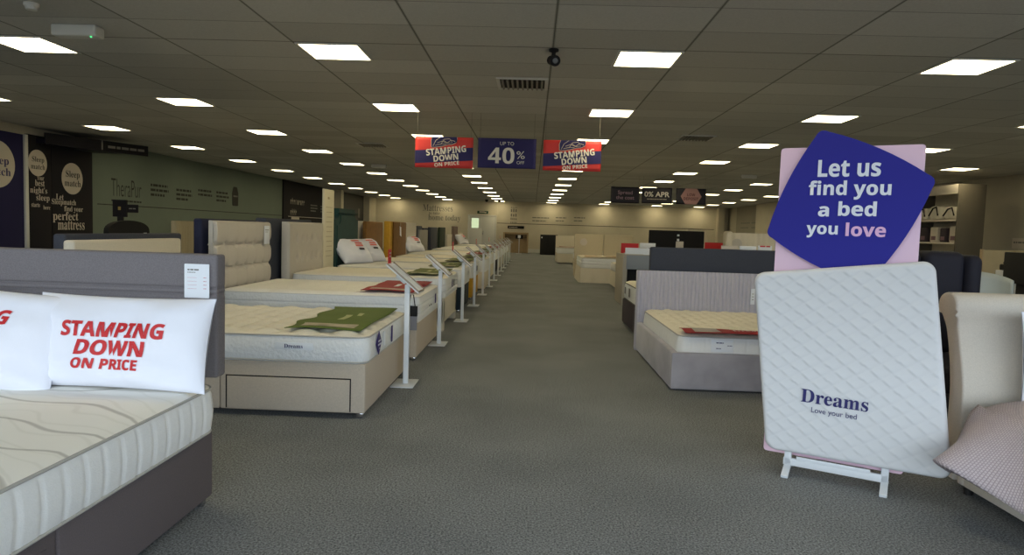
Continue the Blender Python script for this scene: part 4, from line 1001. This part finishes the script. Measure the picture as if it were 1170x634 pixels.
px_board('cream price board under the wing of cream ribbed headboard', 824, 843, 281, 285.5, 10.6, cream_print)
# cream bed beyond
R3 = divan('cream divan bed just behind the taupe counter', (1.9 + 0.7, 16.6, 0), PI / 2, 1.4, 1.9, 0.38, cream_f, drawers=False)
mattress('mattress on the cream divan behind the taupe counter', (2.6, 16.6, 0.38), PI / 2, 1.4, 1.9, 0.2, mtop, mside, 'smooth', 0.12)
# pair of tall cream headboards with valanced bed
t = thing('valance_bed', 'cream skirted bed with twin tall plain headboards', 'bed', (1.25 + 0.72, 16.75, 0), -PI / 2)
# moved slightly further back so it clears the divan before it
t.location = (2.0 - 0.03, 17.2, 0)
b = BM(); w = 0.74
def skirt(u, v):
    per = [(-1.9, -w), (0, -w), (0, w), (-1.9, w)]
    s = u * 3; k = min(2, int(s)); f = s - k; A, B_ = Vector((*per[k], 0)), Vector((*per[k + 1], 0)); p = A.lerp(B_, f); n = (B_ - A).normalized(); n = Vector((n.y, -n.x, 0))
    fl = (1 - v) * (0.03 + 0.02 * abs(math.sin(u * 40)))
    return p + n * fl + Vector((0, 0, 0.01 + 0.36 * v))
grid(b, 120, 6, skirt); part('valance', b, cream_f, t)
b = BM(); rb(b, -1.9, 0, -w, w, 0.1, 0.37, 0.01); part('base', b, cream_f, t)
for s in (-1, 1):
    b = BM(); rb(b, -1.99, -1.905, min(s * 0.012, s * (w + 0.06)), max(s * 0.012, s * (w + 0.06)), 0.05, 1.22, 0.02, 3); part('headboard', b, mat('oat_fabric', (196, 184, 156), 0.9, 0.05, 60), t)
mattress('thick cream mattress on the skirted bed', (1.97, 17.2, 0.37), -PI / 2, 1.46, 1.88, 0.27, mtop, mside, 'smooth', 0.1, pleat=(0.33, 0.66))
foot_mat('brown edged mat across the skirted bed', (1.97, 17.2, 0.645), -PI / 2, 1.4, 0.4, mat('tan_mat', (190, 160, 120), 0.8), None, False)
t = thing('round_badge', 'round pale badge on the left tall cream headboard', 'badge', (1.42, 19.1, 1.0))
b = BM(); lathe(b, [(0.1, 0), (0.1, 0.008)], (0, 0, 0), 24, Matrix.Rotation(PI / 2, 4, 'X')); part('disc', b, cream_print, t)
# farther bed with red mat
t = divan('far cream divan bed near the back wall right of the aisle', (1.0 + 0.72, 27.4, 0), -PI / 2, 1.45, 1.9, 0.4, cream_f, hb=('plain', cream_f, 1.1, 0.1))
mattress('far mattress with red mat near the back wall', (1.72, 27.4, 0.4), -PI / 2, 1.45, 1.88, 0.24, mtop, mside, 'smooth', 0.15)
foot_mat('red mat on the far mattress near the back wall', (1.72, 27.4, 0.645), -PI / 2, 1.4, 0.3, red_f, None, False)
divan('mid cream divan bed between skirted bed and far divan', (1.42 + 0.72, 21.8, 0), -PI / 2, 1.45, 1.9, 0.36, cream_f, drawers=False)
mattress('mattress on the mid cream divan behind the skirted bed', (2.14, 21.8, 0.36), -PI / 2, 1.45, 1.88, 0.24, mtop, mside, 'smooth', 0.15)
# black cabinet and wooden unit at the back
t = thing('tall_cabinet', 'black cabinet with small white sticker near back wall', 'cabinet', (0.9, 37.6, 0))
b = BM(); rb(b, -0.47, 0.47, -0.3, 0.3, 0, 1.09, 0.01); part('carcass', b, blackf, t)
b = BM(); rb(b, -0.45, -0.005, -0.32, -0.3, 0.05, 1.05, 0.004); part('door', b, black_plastic, t); b = BM(); rb(b, 0.005, 0.45, -0.32, -0.3, 0.05, 1.05, 0.004); part('door', b, black_plastic, t)
b = BM(); rb(b, -0.42, -0.36, -0.324, -0.32, 0.9, 0.97, 0.001); part('sticker', b, paper, t)
t = thing('wooden_unit', 'pale wooden unit against the back wall right of door', 'cabinet', (-0.95, 39.3, 0))
b = BM(); rb(b, -0.72, -0.62, -0.25, 0.25, 0, 1.16, 0.01); rb(b, 0.62, 0.72, -0.25, 0.25, 0, 1.16, 0.01); rb(b, -0.62, 0.62, -0.25, 0.25, 1.06, 1.16, 0.01); rb(b, -0.62, 0.62, 0.1, 0.25, 0, 1.06, 0); part('carcass', b, wood, t)
b = BM(); rb(b, -0.62, 0.62, -0.1, 0.1, 0.85, 1.06, 0.005); part('recess', b, mat('dark_brown', (120, 100, 74), 0.7), t)
t = thing('post_sign', 'small post sign with white card before the wooden unit', 'sign', (-0.72, 37.6, 0))
b = BM(); rb(b, -0.02, 0.02, -0.02, 0.02, 0, 1.0, 0.003); rb(b, -0.15, 0.15, -0.1, 0.1, 0, 0.012, 0.003); part('post', b, white_metal, t)
b = BM(); rb(b, -0.2, 0.2, -0.02, 0.0, 0.82, 1.02, 0.004); part('panel', b, dark_m, t)
b = BM(); rb(b, -0.08, 0.08, -0.024, -0.02, 0.86, 1.02, 0.001); part('card', b, paper, t)
# second column on the right
t = thing('headboard', 'wide black headboard with two white stickers', 'headboard', (3.9, 18.0, 0))
A, B_ = at(741, 286, 18), at(805, 264.5, 18); cxx = (A.x + B_.x) / 2; w = (B_.x - A.x) / 2; t.location.x = cxx
b = BM(); rb(b, -w, w, 0, 0.09, 0, B_.z, 0.015, 3); part('panel', b, blackf, t)
b = BM()
for (zz, s) in ((B_.z - 0.12, 0.05), (B_.z - 0.24, 0.06)): rb(b, -0.03 + 0.04, 0.03 + 0.04, -0.004, 0, zz - s / 2, zz + s / 2, 0.001)
part('sticker', b, paper, t)
px_board('white card standing in front of the wide black headboard', 772, 781, 276, 283, 15.0, cream_print)
t = thing('headboard', 'cream curved headboard peeking above the wide black one', 'headboard', (at(798, 270, 22).x, 22, 0))
b = BM(); pts = [(-0.35, 0), (0.45, 0), (0.36, 0.9), (0.22, 1.44), (-0.35, 1.46)]; slab(b, round_poly([Vector((x_, 0, z_)) for x_, z_ in pts], 0.04, 4), (0, 1, 0), 0.1); part('panel', b, cream_f, t)
A, B_ = at(827, 285, 14), at(893, 266.5, 14)
t = thing('headboard', 'cream ribbed headboard with a curled wing, far right', 'headboard', (A.x, 14.0, 0))
b = headboard_mesh('wide_rib', 0.85, 0, B_.z - 0.02, 0.1); bmesh.ops.transform(b, matrix=Matrix.Translation((0.85, 0, 0)) @ Matrix.Rotation(-PI / 2, 4, 'Z'), verts=b.verts); part('panel', b, cream_f, t)
b = BM(); rb(b, -0.03, 0.1, -0.25, 0.02, 0, B_.z + 0.0, 0.04, 4); part('wing', b, cream_f, t)
b = BM(); lathe(b, [(0.1, 0), (0.1, 0.01)], (0.25, -0.015, 1.13), 24, Matrix.Rotation(PI / 2, 4, 'X')); part('badge', b, palegrey, t)

# ------------------------------------------------------------------ pink standee
ang = math.radians(-29.13)
t = thing('standee', 'pink advertising standee with blue diamond and quilted white board', 'standee', (1.362, 3.608, 0), ang)
# local: x along the board, y away from the viewer (behind), z up
b = BM(); slab(b, round_poly([(-0.12, 0.12, 0.085), (0.553, 0.12, 0.085), (0.553, 0.12, 1.733), (-0.115, 0.12, 1.735)], 0.02, 6), (0, 1, 0), 0.02); part('pink_board', b, pinkprint, t)
def curved(pts, bow=0.018, n=10):
    out = []
    m_ = len(pts); cen = sum((Vector(p) for p in pts), Vector()) / m_
    for i in range(m_):
        p, q = Vector(pts[i]), Vector(pts[(i + 1) % m_]); nrm = ((p + q) / 2 - cen).normalized()
        for k in range(n): s = k / n; out.append(p.lerp(q, s) + nrm * bow * 4 * s * (1 - s))
    return out
dia = round_poly([(0.075, 0.085, 1.83), (0.613, 0.085, 1.562), (0.335, 0.085, 1.02), (-0.168, 0.085, 1.272)], 0.045, 8)
# bow the long sides
cen = Vector((0.21, 0.085, 1.42)); corners = [Vector(c) for c in ((0.075, 0.085, 1.83), (0.613, 0.085, 1.562), (0.335, 0.085, 1.02), (-0.168, 0.085, 1.272))]
dd = []
for i in range(4):
    seg = dia[i * 9:(i + 1) * 9]; dd += seg
    p, q = seg[-1], dia[((i + 1) * 9) % 36]; nrm = ((p + q) / 2 - cen).normalized()
    dd += [p.lerp(q, k / 8) + nrm * 0.022 * 4 * (k / 8) * (1 - k / 8) for k in range(1, 8)]
b = BM(); slab(b, dd, (0, 1, 0), 0.02); dp = part('diamond_panel', b, blueprint, t)
b = BM(); rb(b, 0.05, 0.35, 0.104, 0.121, 1.25, 1.5, 0.0); part('spacer', b, white_plastic, t)
FYs = 0.083
for (s, px, py, ww, hh_, m_) in (('Let us', 970, 192, 0.29, 0.088, pale_print), ('find you', 970, 217, 0.38, 0.098, pale_print), ('a', 941, 241.5, 0.052, 0.054, pale_print), ('bed', 979.5, 238.5, 0.175, 0.075, pale_print), ('you', 939, 264.5, 0.15, 0.066, pale_print), ('love', 989, 262.5, 0.182, 0.07, lilac_print)):
    # meet the panel plane
    c = Vector((px - CX, CY - py, F)); r = Vector((c.dot(_X), c.dot(_Y), c.dot(_Z)))
    R3_ = Matrix.Rotation(-ang, 3, 'Z'); o_ = R3_ @ (Vector((0, 0, H)) - Vector((1.362, 3.608, 0))); rr = R3_ @ r
    k = (FYs - o_.y) / rr.y; q = o_ + rr * k
    letter(t, s, q, UX, UZ, ww, hh_, m_, 'bold', 0.012)
# quilted mattress shaped board: thick board whose face is pressed into diamond quilting
qo = [Vector((-0.205, 0, 1.064)), Vector((0.624, 0, 1.17)), Vector((0.757, 0, 0.125)), Vector((-0.095, 0, 0.122))]
def qpt(u, v):
    a = qo[3].lerp(qo[2], u); c = qo[0].lerp(qo[1], u); return a.lerp(c, v)
Wq, Hq = 0.84, 1.0
NU, NV = 150, 180
TH = 0.035
def qface(u, v):
    # rounded corners
    x, y = (u - 0.5) * Wq, (v - 0.5) * Hq; r = 0.055
    dx, dy = abs(x) - (Wq / 2 - r), abs(y) - (Hq / 2 - r)
    if dx > 0 and dy > 0:
        m_, l_ = max(dx, dy), math.hypot(dx, dy); k = m_ / l_; x = math.copysign(Wq / 2 - r + dx * k, x); y = math.copysign(Hq / 2 - r + dy * k, y); e = r - m_
    else: e = min(Wq / 2 - abs(x), Hq / 2 - abs(y))
    e = max(0, e)
    p = qpt(x / Wq + 0.5, y / Hq + 0.5)
    # woven diamond quilting, one soft and one crisp seam direction
    ca = 0.12; xr, yr = x * math.cos(ca) - y * math.sin(ca), x * math.sin(ca) + y * math.cos(ca)
    a_, b_ = xr / 0.105, yr / 0.075
    s, d_ = a_ + b_, a_ - b_
    fs, fd = abs(s % 1 - 0.5) * 2, abs(d_ % 1 - 0.5) * 2
    z = 0.005 * (1 - s % 1) ** 2.5 * math.sin((d_ % 1) * PI) ** 0.8 + 0.0012 * (1 - fd ** 6)
    z *= min(1, e / 0.03)
    rr_ = 0.022; z -= (rr_ - math.sqrt(max(0, rr_ * rr_ - (rr_ - min(e, rr_)) ** 2)))
    return Vector((p.x, 0.05 - TH - z, p.z))
def usp(t_): return t_
b = BM(); V = grid(b, NU, NV, lambda u, v: qface(u, v))
# rim and back
rim = [V[i][0] for i in range(NU + 1)] + [V[NU][j] for j in range(1, NV + 1)] + [V[i][NV] for i in range(NU - 1, -1, -1)] + [V[0][j] for j in range(NV - 1, 0, -1)]
bk = [b.verts.new(Vector((v.co.x, 0.05, v.co.z))) for v in rim]
for i in range(len(rim)): b.faces.new((rim[i], rim[(i + 1) % len(rim)], bk[(i + 1) % len(rim)], bk[i]))
b.faces.new(bk); bmesh.ops.recalc_face_normals(b, faces=b.faces[:])
part('quilted_board', b, quiltboard, t, ang=1.0)
def on_board(px, py, yy=0.006):
    c = Vector((px - CX, CY - py, F)); r = Vector((c.dot(_X), c.dot(_Y), c.dot(_Z)))
    R3_ = Matrix.Rotation(-ang, 3, 'Z'); o_ = R3_ @ (Vector((0, 0, H)) - Vector((1.362, 3.608, 0))); rr = R3_ @ r
    return o_ + rr * ((yy - o_.y) / rr.y)
du = (on_board(992, 464) - on_board(915, 452)).normalized(); dv_ = Vector((-du.z, 0, du.x))
letter(t, 'Dreams', on_board(953, 457), du, dv_, (on_board(992, 464) - on_board(915, 452)).length, 0.07, navy_ink, 'serif', 0.004)
letter(t, 'Love your bed', on_board(952.5, 473), du, dv_, (on_board(978, 476) - on_board(926, 468)).length, 0.036, navy_ink, 'sans', 0.0)
# white floor stand
b = BM(); rb(b, -0.005, 0.49, 0.052, 0.07, 0.045, 0.085, 0.003); rb(b, 0.06, 0.41, 0.05, 0.054, 0.078, 0.1, 0.002); part('stand_rail', b, white_metal, t)
for x in (0.0, 0.458):
    b = BM(); rb(b, x, x + 0.035, 0.052, 0.072, 0.03, 0.3, 0.003)
    M = Matrix.Translation((x + 0.0175, 0.062, 0.045)) @ Matrix.Rotation(math.radians(-68), 4, 'X'); rb(b, -0.0175, 0.0175, -0.008, 0.008, -0.105, 0.0, 0.002, 1, M)
    M = Matrix.Translation((x + 0.0175, 0.062, 0.045)) @ Matrix.Rotation(math.radians(75), 4, 'X'); rb(b, -0.0175, 0.0175, -0.008, 0.008, -0.15, 0.0, 0.002, 1, M)
    part('stand_leg', b, white_metal, t)

# ------------------------------------------------------------------ ivory sleigh bed at right edge
IX0, IX1 = 2.19, 3.75; iw = (IX1 - IX0) / 2
t = thing('sleigh_bed', 'ivory upholstered sleigh bed cut by the right edge', 'bed', ((IX0 + IX1) / 2, 3.5, 0))
b = BM()
prof = [(0.05, 0.05), (-0.02, 0.05), (-0.02, 0.45), (0.01, 0.62), (0.05, 0.75), (0.07, 0.84), (0.05, 0.9), (0.04, 0.945), (0.06, 0.985), (0.1, 1.005), (0.16, 1.0), (0.2, 0.97), (0.21, 0.92), (0.19, 0.86), (0.16, 0.78), (0.12, 0.62), (0.1, 0.45), (0.1, 0.05)]
# smooth the profile
def smooth_closed(pts, it=2):
    for _ in range(it):
        o_ = []
        for i in range(len(pts)):
            p, q = Vector(pts[i]), Vector(pts[(i + 1) % len(pts)]); o_ += [p.lerp(q, 0.25), p.lerp(q, 0.75)]
        pts = o_
    return pts
prof2 = smooth_closed([Vector((a, c, 0)) for a, c in prof], 2)
def flare(z): return 0.012 + 0.03 * max(0, (0.5 - z)) ** 1.0 + (0.03 if z > 0.9 else 0.03 * math.exp(-((z - 0.95) / 0.08) ** 2))
L_ = [b.verts.new((-iw - flare(p.y) + 0.02, p.x, p.y)) for p in prof2]; R_ = [b.verts.new((iw + flare(p.y) - 0.02, p.x, p.y)) for p in prof2]
for i in range(len(L_)): b.faces.new((L_[i], L_[(i + 1) % len(L_)], R_[(i + 1) % len(L_)], R_[i]))
b.faces.new(L_); b.faces.new(R_[::-1]); bmesh.ops.recalc_face_normals(b, faces=b.faces[:])
bmesh.ops.bevel(b, geom=[e for e in b.edges if len(e.link_faces) == 2 and any(len(f.verts) > 4 for f in e.link_faces)], offset=0.012, segments=3, profile=0.5, affect='EDGES')
part('headboard', b, ivory, t)
for s in (-1, 1):
    b = BM(); x_ = s * iw
    for (y0, y1) in ((-0.075, -0.025), (-0.56, -0.079), (-1.2, -0.564), (-2.0, -1.204)): rb(b, min(x_, x_ - s * 0.07), max(x_, x_ - s * 0.07), y0, y1, 0.045, 0.33, 0.008, 2)
    part('side_rail', b, ivory, t)
b = BM(); rb(b, -iw, iw, -2.07, -2.0, 0.045, 0.4, 0.02, 3); part('footboard', b, ivory, t)
b = BM(); rb(b, -iw + 0.06, iw - 0.06, -2.0, -0.03, 0.12, 0.26, 0); part('slat_platform', b, wood, t)
for (x_, y_) in ((-iw + 0.04, -0.06), (iw - 0.04, -0.06), (-iw + 0.04, -0.58), (iw - 0.04, -2.03), (-iw + 0.04, -2.03)):
    b = BM(); lathe(b, [(0.02, 0), (0.022, 0.05)], (x_, y_, 0), 12); part('foot', b, black_plastic, t)
mattress('white mattress under the pink throw on the sleigh bed', ((IX0 + IX1) / 2, 1.52, 0.26), -PI / 2, 2 * iw - 0.16, 1.92, 0.2, mtop_w, mside, 'smooth', 0.08)
b = BM(); uvs = {}
def throw_fn(u, v):
    # u across from the hanging left hem over the top to the far side, v from foot to head
    s = u * 2.2; y = 1.56 + 1.78 * v
    hem = 0.40 - 0.02 * math.sin(v * 20); headpinch = max(0, (v - 0.8) / 0.2)
    xl = IX0 - 0.045
    if s < hem:
        f = s / hem; z = 0.14 + 0.015 * math.sin(v * 9) + 0.1 * math.exp(-((v - 0.88) / 0.12) ** 2) * (1 - f) + (0.45 - 0.14) * f
        x = xl - (0.05 + 0.24 * math.exp(-((v - 0.88) / 0.12) ** 2)) * (1 - f) ** 1.3 + 0.035 * f * f - 0.01 * math.sin(f * PI)
        yy = y - 0.14 * (1 - f) * headpinch
    else:
        f = (s - hem) / (2.2 - hem); x = xl + 0.035 + 1.55 * f; z = 0.45 + 0.055 * math.sin(min(1, f * 7) * PI / 2); yy = y
    z += 0.012 * noise.noise(Vector((x * 3, y * 3, 5))) - (0.03 * headpinch ** 3 if s >= hem else 0)
    return Vector((x, yy - (0.0 if s < hem else 0.05 * headpinch * 0), z))
V = grid(b, 70, 70, throw_fn)
uvl = b.loops.layers.uv.new('UVMap')
idx = {}
for i, rw_ in enumerate(V):
    for j, v_ in enumerate(rw_): idx[v_] = (i / 70 * 2.2, j / 70 * 1.78)
for f_ in b.faces:
    for lp in f_.loops: lp[uvl].uv = idx[lp.vert]
bmesh.ops.recalc_face_normals(b, faces=b.faces[:])
o = part('bed_throw', b, throw_m, None, ang=3); md = o.modifiers.new('s', 'SOLIDIFY'); md.thickness = 0.03; md.offset = 1
tag(o, 'pink waffle knit throw draped over the ivory sleigh bed', 'throw')
place_pillow('white pillow standing on the ivory sleigh bed', (2.395 + 0.36, 3.36, 0.475), (1, 0, 0), 6, 0.72, 0.46, 0.085, [], 55)

# ------------------------------------------------------------------ navy recliner behind the standee
t = thing('recliner_chair', 'dark navy recliner chair behind the standee', 'armchair', (2.73, 4.75, 0))
nv = mat('navy_leather', (22, 23, 40), 0.75, 0.1, 6, 0.2, 60)
def cushion(b, x0, x1, y0, y1, z0, z1, r=0.06): rb(b, x0, x1, y0, y1, z0, z1, r, 5)
b = BM(); cushion(b, -0.3, 0.3, -0.45, 0.15, 0.3, 0.5); part('seat', b, nv, t)
b = BM(); cushion(b, -0.3, -0.02, 0.08, 0.3, 0.48, 1.2); cushion(b, 0.0, 0.28, 0.08, 0.3, 0.48, 1.2); rb(b, -0.3, 0.3, 0.22, 0.32, 0.3, 1.19, 0.05, 4); part('backrest', b, nv, t)
for s in (-1, 1):
    b = BM(); cushion(b, min(s * 0.3, s * 0.4), max(s * 0.3, s * 0.4), -0.4, 0.32, 0.05, 0.64, 0.045); part('arm', b, nv, t)
    b = BM(); rb(b, min(s * 0.27, s * 0.38), max(s * 0.25, s * 0.38), 0.05, 0.31, 0.6, 1.18, 0.055, 5); part('wing', b, nv, t)
b = BM(); rb(b, -0.29, 0.29, -0.47, -0.4, 0.08, 0.32, 0.03, 3); part('footrest', b, nv, t)
b = BM(); rb(b, -0.32, 0.32, -0.35, 0.28, 0.0, 0.06, 0.01); part('plinth', b, black_plastic, t)

# ------------------------------------------------------------------ merchandise shelves and desk at far right
t = thing('shelving_unit', 'tall dark shelving unit with open shelves behind the standee', 'shelves', (9.6, 15.9, 0))
shm = mat('dark_taupe_board', (96, 90, 78), 0.7)
b = BM(); rb(b, 0, 0.6, 0, 0.06, 0, 2.62, 0.004); part('side_panel', b, shm, t)
b = BM(); rb(b, 0, 0.6, 1.9, 1.96, 0, 2.62, 0.004); part('side_panel', b, shm, t)
b = BM(); rb(b, 0.56, 0.6, 0.06, 1.9, 0, 2.62, 0); part('back_panel', b, cream_f, t)
for z in (0.4, 0.85, 1.27, 1.8):
    b = BM(); rb(b, 0.0, 0.56, 0.06, 1.9, z - 0.02, z + 0.02, 0.003); part('shelf', b, cream_print, t)
b = BM(); rb(b, -0.005, 0.02, 0.06, 1.9, 2.4, 2.62, 0.003); rb(b, 0.02, 0.56, 0.06, 1.9, 2.58, 2.62, 0); part('pelmet', b, cream_print, t)
k = 0
for (z, items) in ((1.82, ((0.12, 0.55, 0.3, 'white_bag'), (0.75, 0.5, 0.34, 'white_bag'), (1.3, 0.5, 0.3, 'white_bag'))), (1.29, ((0.1, 0.28, 0.38, 'box'), (0.5, 0.25, 0.34, 'dark'), (0.85, 0.3, 0.36, 'box'), (1.3, 0.3, 0.36, 'dark')))):
    for (y, wd, hh_, kind) in items:
        pos = ['nearest', 'second', 'third', 'fourth'][[q[0] for q in items].index(y)]
        sh = 'upper' if z > 1.5 else 'lower'
        if kind == 'white_bag':
            o = thing('bedding_bag', 'clear white bedding bag with dark handle, %s on upper shelf' % pos, 'bag', (9.6, 15.9 + y, z))
            b = BM(); rb(b, 0.04, 0.44, 0, wd, 0, hh_, 0.09, 5); part('duvet', b, mat('duvet_white', (214, 208, 196), 0.8, 0.1, 8), o)
            b = BM(); tube(b, [(0.03, 0.08, hh_ * 0.3), (0.025, wd * 0.3, hh_ * 0.9), (0.03, wd * 0.6, hh_ * 0.8), (0.03, wd * 0.9, hh_ * 0.3)], 0.018, 6); part('handle', b, dark_m, o)
        else:
            o = thing('bedding_pack', '%s packed bedding, %s on the lower shelf' % ('pale' if kind == 'box' else 'dark', pos), 'package', (9.6, 15.9 + y, z))
            b = BM(); rb(b, 0.06, 0.4, 0, wd, 0, hh_, 0.03, 3); part('pack', b, cream_print if kind == 'box' else aubergine, o)
            b = BM(); rb(b, 0.054, 0.06, wd * 0.2, wd * 0.8, 0.05, hh_ * 0.4, 0.001); part('label', b, mat('mauve_print', (120, 90, 100), 0.6), o)
t = thing('wall_notice', 'pale notice on the right wall above the desk', 'notice', (XR - 0.008, 16.3, 1.32))
b = BM(); rb(b, -0.0, 0.008, -0.25, 0.25, -0.12, 0.12, 0.002); part('sheet', b, cream_print, t)
bars(t, [(-0.2, 0.2, 0.0, 0.04)], (0, 0, 0), GR, UZ, grey_print)
t = thing('desk_partition', 'pale wooden partition behind the sales desk', 'partition', (8.0, 12.3, 0))
b = BM(); rb(b, -0.1, 1.9, -0.02, 0.02, 0, 1.17, 0.006); part('panel', b, mat('beige_laminate', (176, 160, 124), 0.6, 0.05, 5), t)
b = BM(); rb(b, -0.13, -0.1, -0.03, 0.03, 0, 1.18, 0.004); rb(b, 0.42, 0.46, -0.03, -0.02, 0, 1.17, 0.003); part('post', b, wood, t)
t = thing('sales_desk', 'pale sales desk at far right behind recliner', 'desk', (6.7, 10.0, 0))
b = BM(); rb(b, 0, 1.4, -0.35, 0.35, 0.74, 0.78, 0.006); part('top', b, cream_print, t)
for x in (0.03, 1.33):
    b = BM(); rb(b, x, x + 0.04, -0.33, 0.33, 0, 0.74, 0.003); part('leg', b, white_metal, t)
t = thing('storage_box', 'white box under the black printer on sales desk', 'box', (6.9, 10.0, 0.78))
b = BM(); rb(b, -0.18, 0.2, -0.15, 0.15, 0, 0.12, 0.008); part('carton', b, paper, t)
b = BM(); rb(b, -0.03, 0.03, -0.153, -0.15, 0.03, 0.09, 0.001); part('sticker', b, wood, t)
t = thing('printer', 'black printer on top of the white box', 'printer', (6.92, 10.0, 0.9))
b = BM(); rb(b, -0.16, 0.16, -0.14, 0.14, 0, 0.09, 0.02, 3); rb(b, -0.12, 0.14, -0.05, 0.13, 0.085, 0.13, 0.02, 3); part('body', b, black_plastic, t)
b = BM(); rb(b, -0.08, 0.1, -0.146, -0.138, 0.02, 0.035, 0.002); part('paper_slot', b, paper, t)
t = thing('tub_chair', 'pale grey tub chair beside the recliner', 'chair', (4.7, 7.2, 0))
b = BM()
def tubfn(u, v):
    a = PI * (0.02 + 0.96 * u) ; r = 0.3 + 0.02 * v; z = 0.42 + (0.55 - 0.08 * (abs(2 * u - 1) ** 2)) * v
    return Vector((r * math.cos(a), 0.27 * math.sin(a) + 0.06 * v, z))
grid(b, 24, 8, tubfn); o = part('shell', b, mat('pale_shell', (170, 176, 172), 0.5), t); md = o.modifiers.new('s', 'SOLIDIFY'); md.thickness = 0.025
b = BM(); rb(b, -0.28, 0.28, -0.25, 0.27, 0.4, 0.46, 0.025, 3); part('seat', b, MATS['pale_shell'], t)
for (x, y) in ((-0.2, -0.2), (0.2, -0.2), (-0.2, 0.2), (0.2, 0.2)):
    b = BM(); tube(b, [(x * 1.15, y * 1.15, 0), (x, y, 0.41)], 0.014, 8); part('leg', b, wood, t)
t = thing('till_unit', 'black till unit at the right edge carrying a plant', 'cabinet', (5.62, 8.0, 0))
b = BM(); rb(b, 0.07, 0.62, -0.22, 0.22, 0, 0.82, 0.006); rb(b, -0.05, 0.8, -0.28, 0.28, 0.82, 1.18, 0.008); part('carcass', b, black_plastic, t)
b = BM(); rb(b, 0.0, 0.75, -0.286, -0.28, 0.86, 1.14, 0.002); part('front_panel', b, blackf, t)
t = thing('potted_plant', 'small potted plant on the black till unit', 'plant', (5.74, 7.95, 1.18))
b = BM(); lathe(b, [(0.035, 0), (0.05, 0.07), (0.046, 0.07)], n=16); part('pot', b, mat('terracotta', (120, 70, 44), 0.8), t)
b = BM(); random.seed(5)
for k in range(26):
    a, r, hgt = random.uniform(0, 2 * PI), random.uniform(0.02, 0.09), random.uniform(0.08, 0.2); p = Vector((r * math.cos(a), r * math.sin(a), hgt))
    s = Vector((-math.sin(a), math.cos(a), 0)) * 0.018; tip = p + Vector((math.cos(a) * 0.05, math.sin(a) * 0.05, 0.02)); base = p * 0.4 + Vector((0, 0, 0.04))
    b.faces.new([b.verts.new(q) for q in (base, p + s, tip, p - s)])
part('leaves', b, mat('dark_leaf', (40, 50, 26), 0.6), t, False)
t = thing('notice_card', 'small white card beside the plant on till unit', 'card', (5.6, 7.9, 1.18))
b = BM(); rb(b, -0.02, 0.04, -0.003, 0.003, 0, 0.05, 0.001); rb(b, -0.02, 0.04, -0.02, 0.02, 0, 0.004, 0.001); part('card', b, paper, t)

# ------------------------------------------------------------------ daylight through the shopfront
wd = bpy.data.worlds.new('world'); SC.world = wd; wd.use_nodes = True; N = wd.node_tree.nodes; L = wd.node_tree.links
bg = N['Background']; tc = N.new('ShaderNodeTexCoord'); sp = N.new('ShaderNodeSeparateXYZ'); L.new(tc.outputs['Generated'], sp.inputs[0])
rp = N.new('ShaderNodeValToRGB'); e = rp.color_ramp.elements; e[0].position = 0.48; e[0].color = (0.16, 0.17, 0.17, 1); e[1].position = 0.54; e[1].color = (0.78, 0.9, 1.0, 1)
mr = N.new('ShaderNodeMapRange'); mr.inputs[1].default_value = -1; mr.inputs[2].default_value = 1; L.new(sp.outputs['Z'], mr.inputs[0]); L.new(mr.outputs[0], rp.inputs[0])
L.new(rp.outputs[0], bg.inputs[0]); bg.inputs[1].default_value = 5.2
la = bpy.data.lights.new('window_daylight', 'AREA'); la.shape = 'RECTANGLE'; la.size = 18.8; la.size_y = 2.6; la.cycles.is_portal = True
lo = bpy.data.objects.new('window_daylight', la); COL.objects.link(lo); lo.location = (0.8, YF - 0.22, 1.45); lo.rotation_euler = (PI / 2, 0, 0)

# ------------------------------------------------------------------ view
SC.view_settings.view_transform = 'Standard'; SC.view_settings.look = 'None'; SC.view_settings.gamma = 1.0; SC.view_settings.use_curve_mapping = False
SC.view_settings.exposure = 0.0
SC.cycles.max_bounces = 6; SC.cycles.diffuse_bounces = 4; SC.cycles.use_denoising = True; SC.cycles.sample_clamp_indirect = 3.0
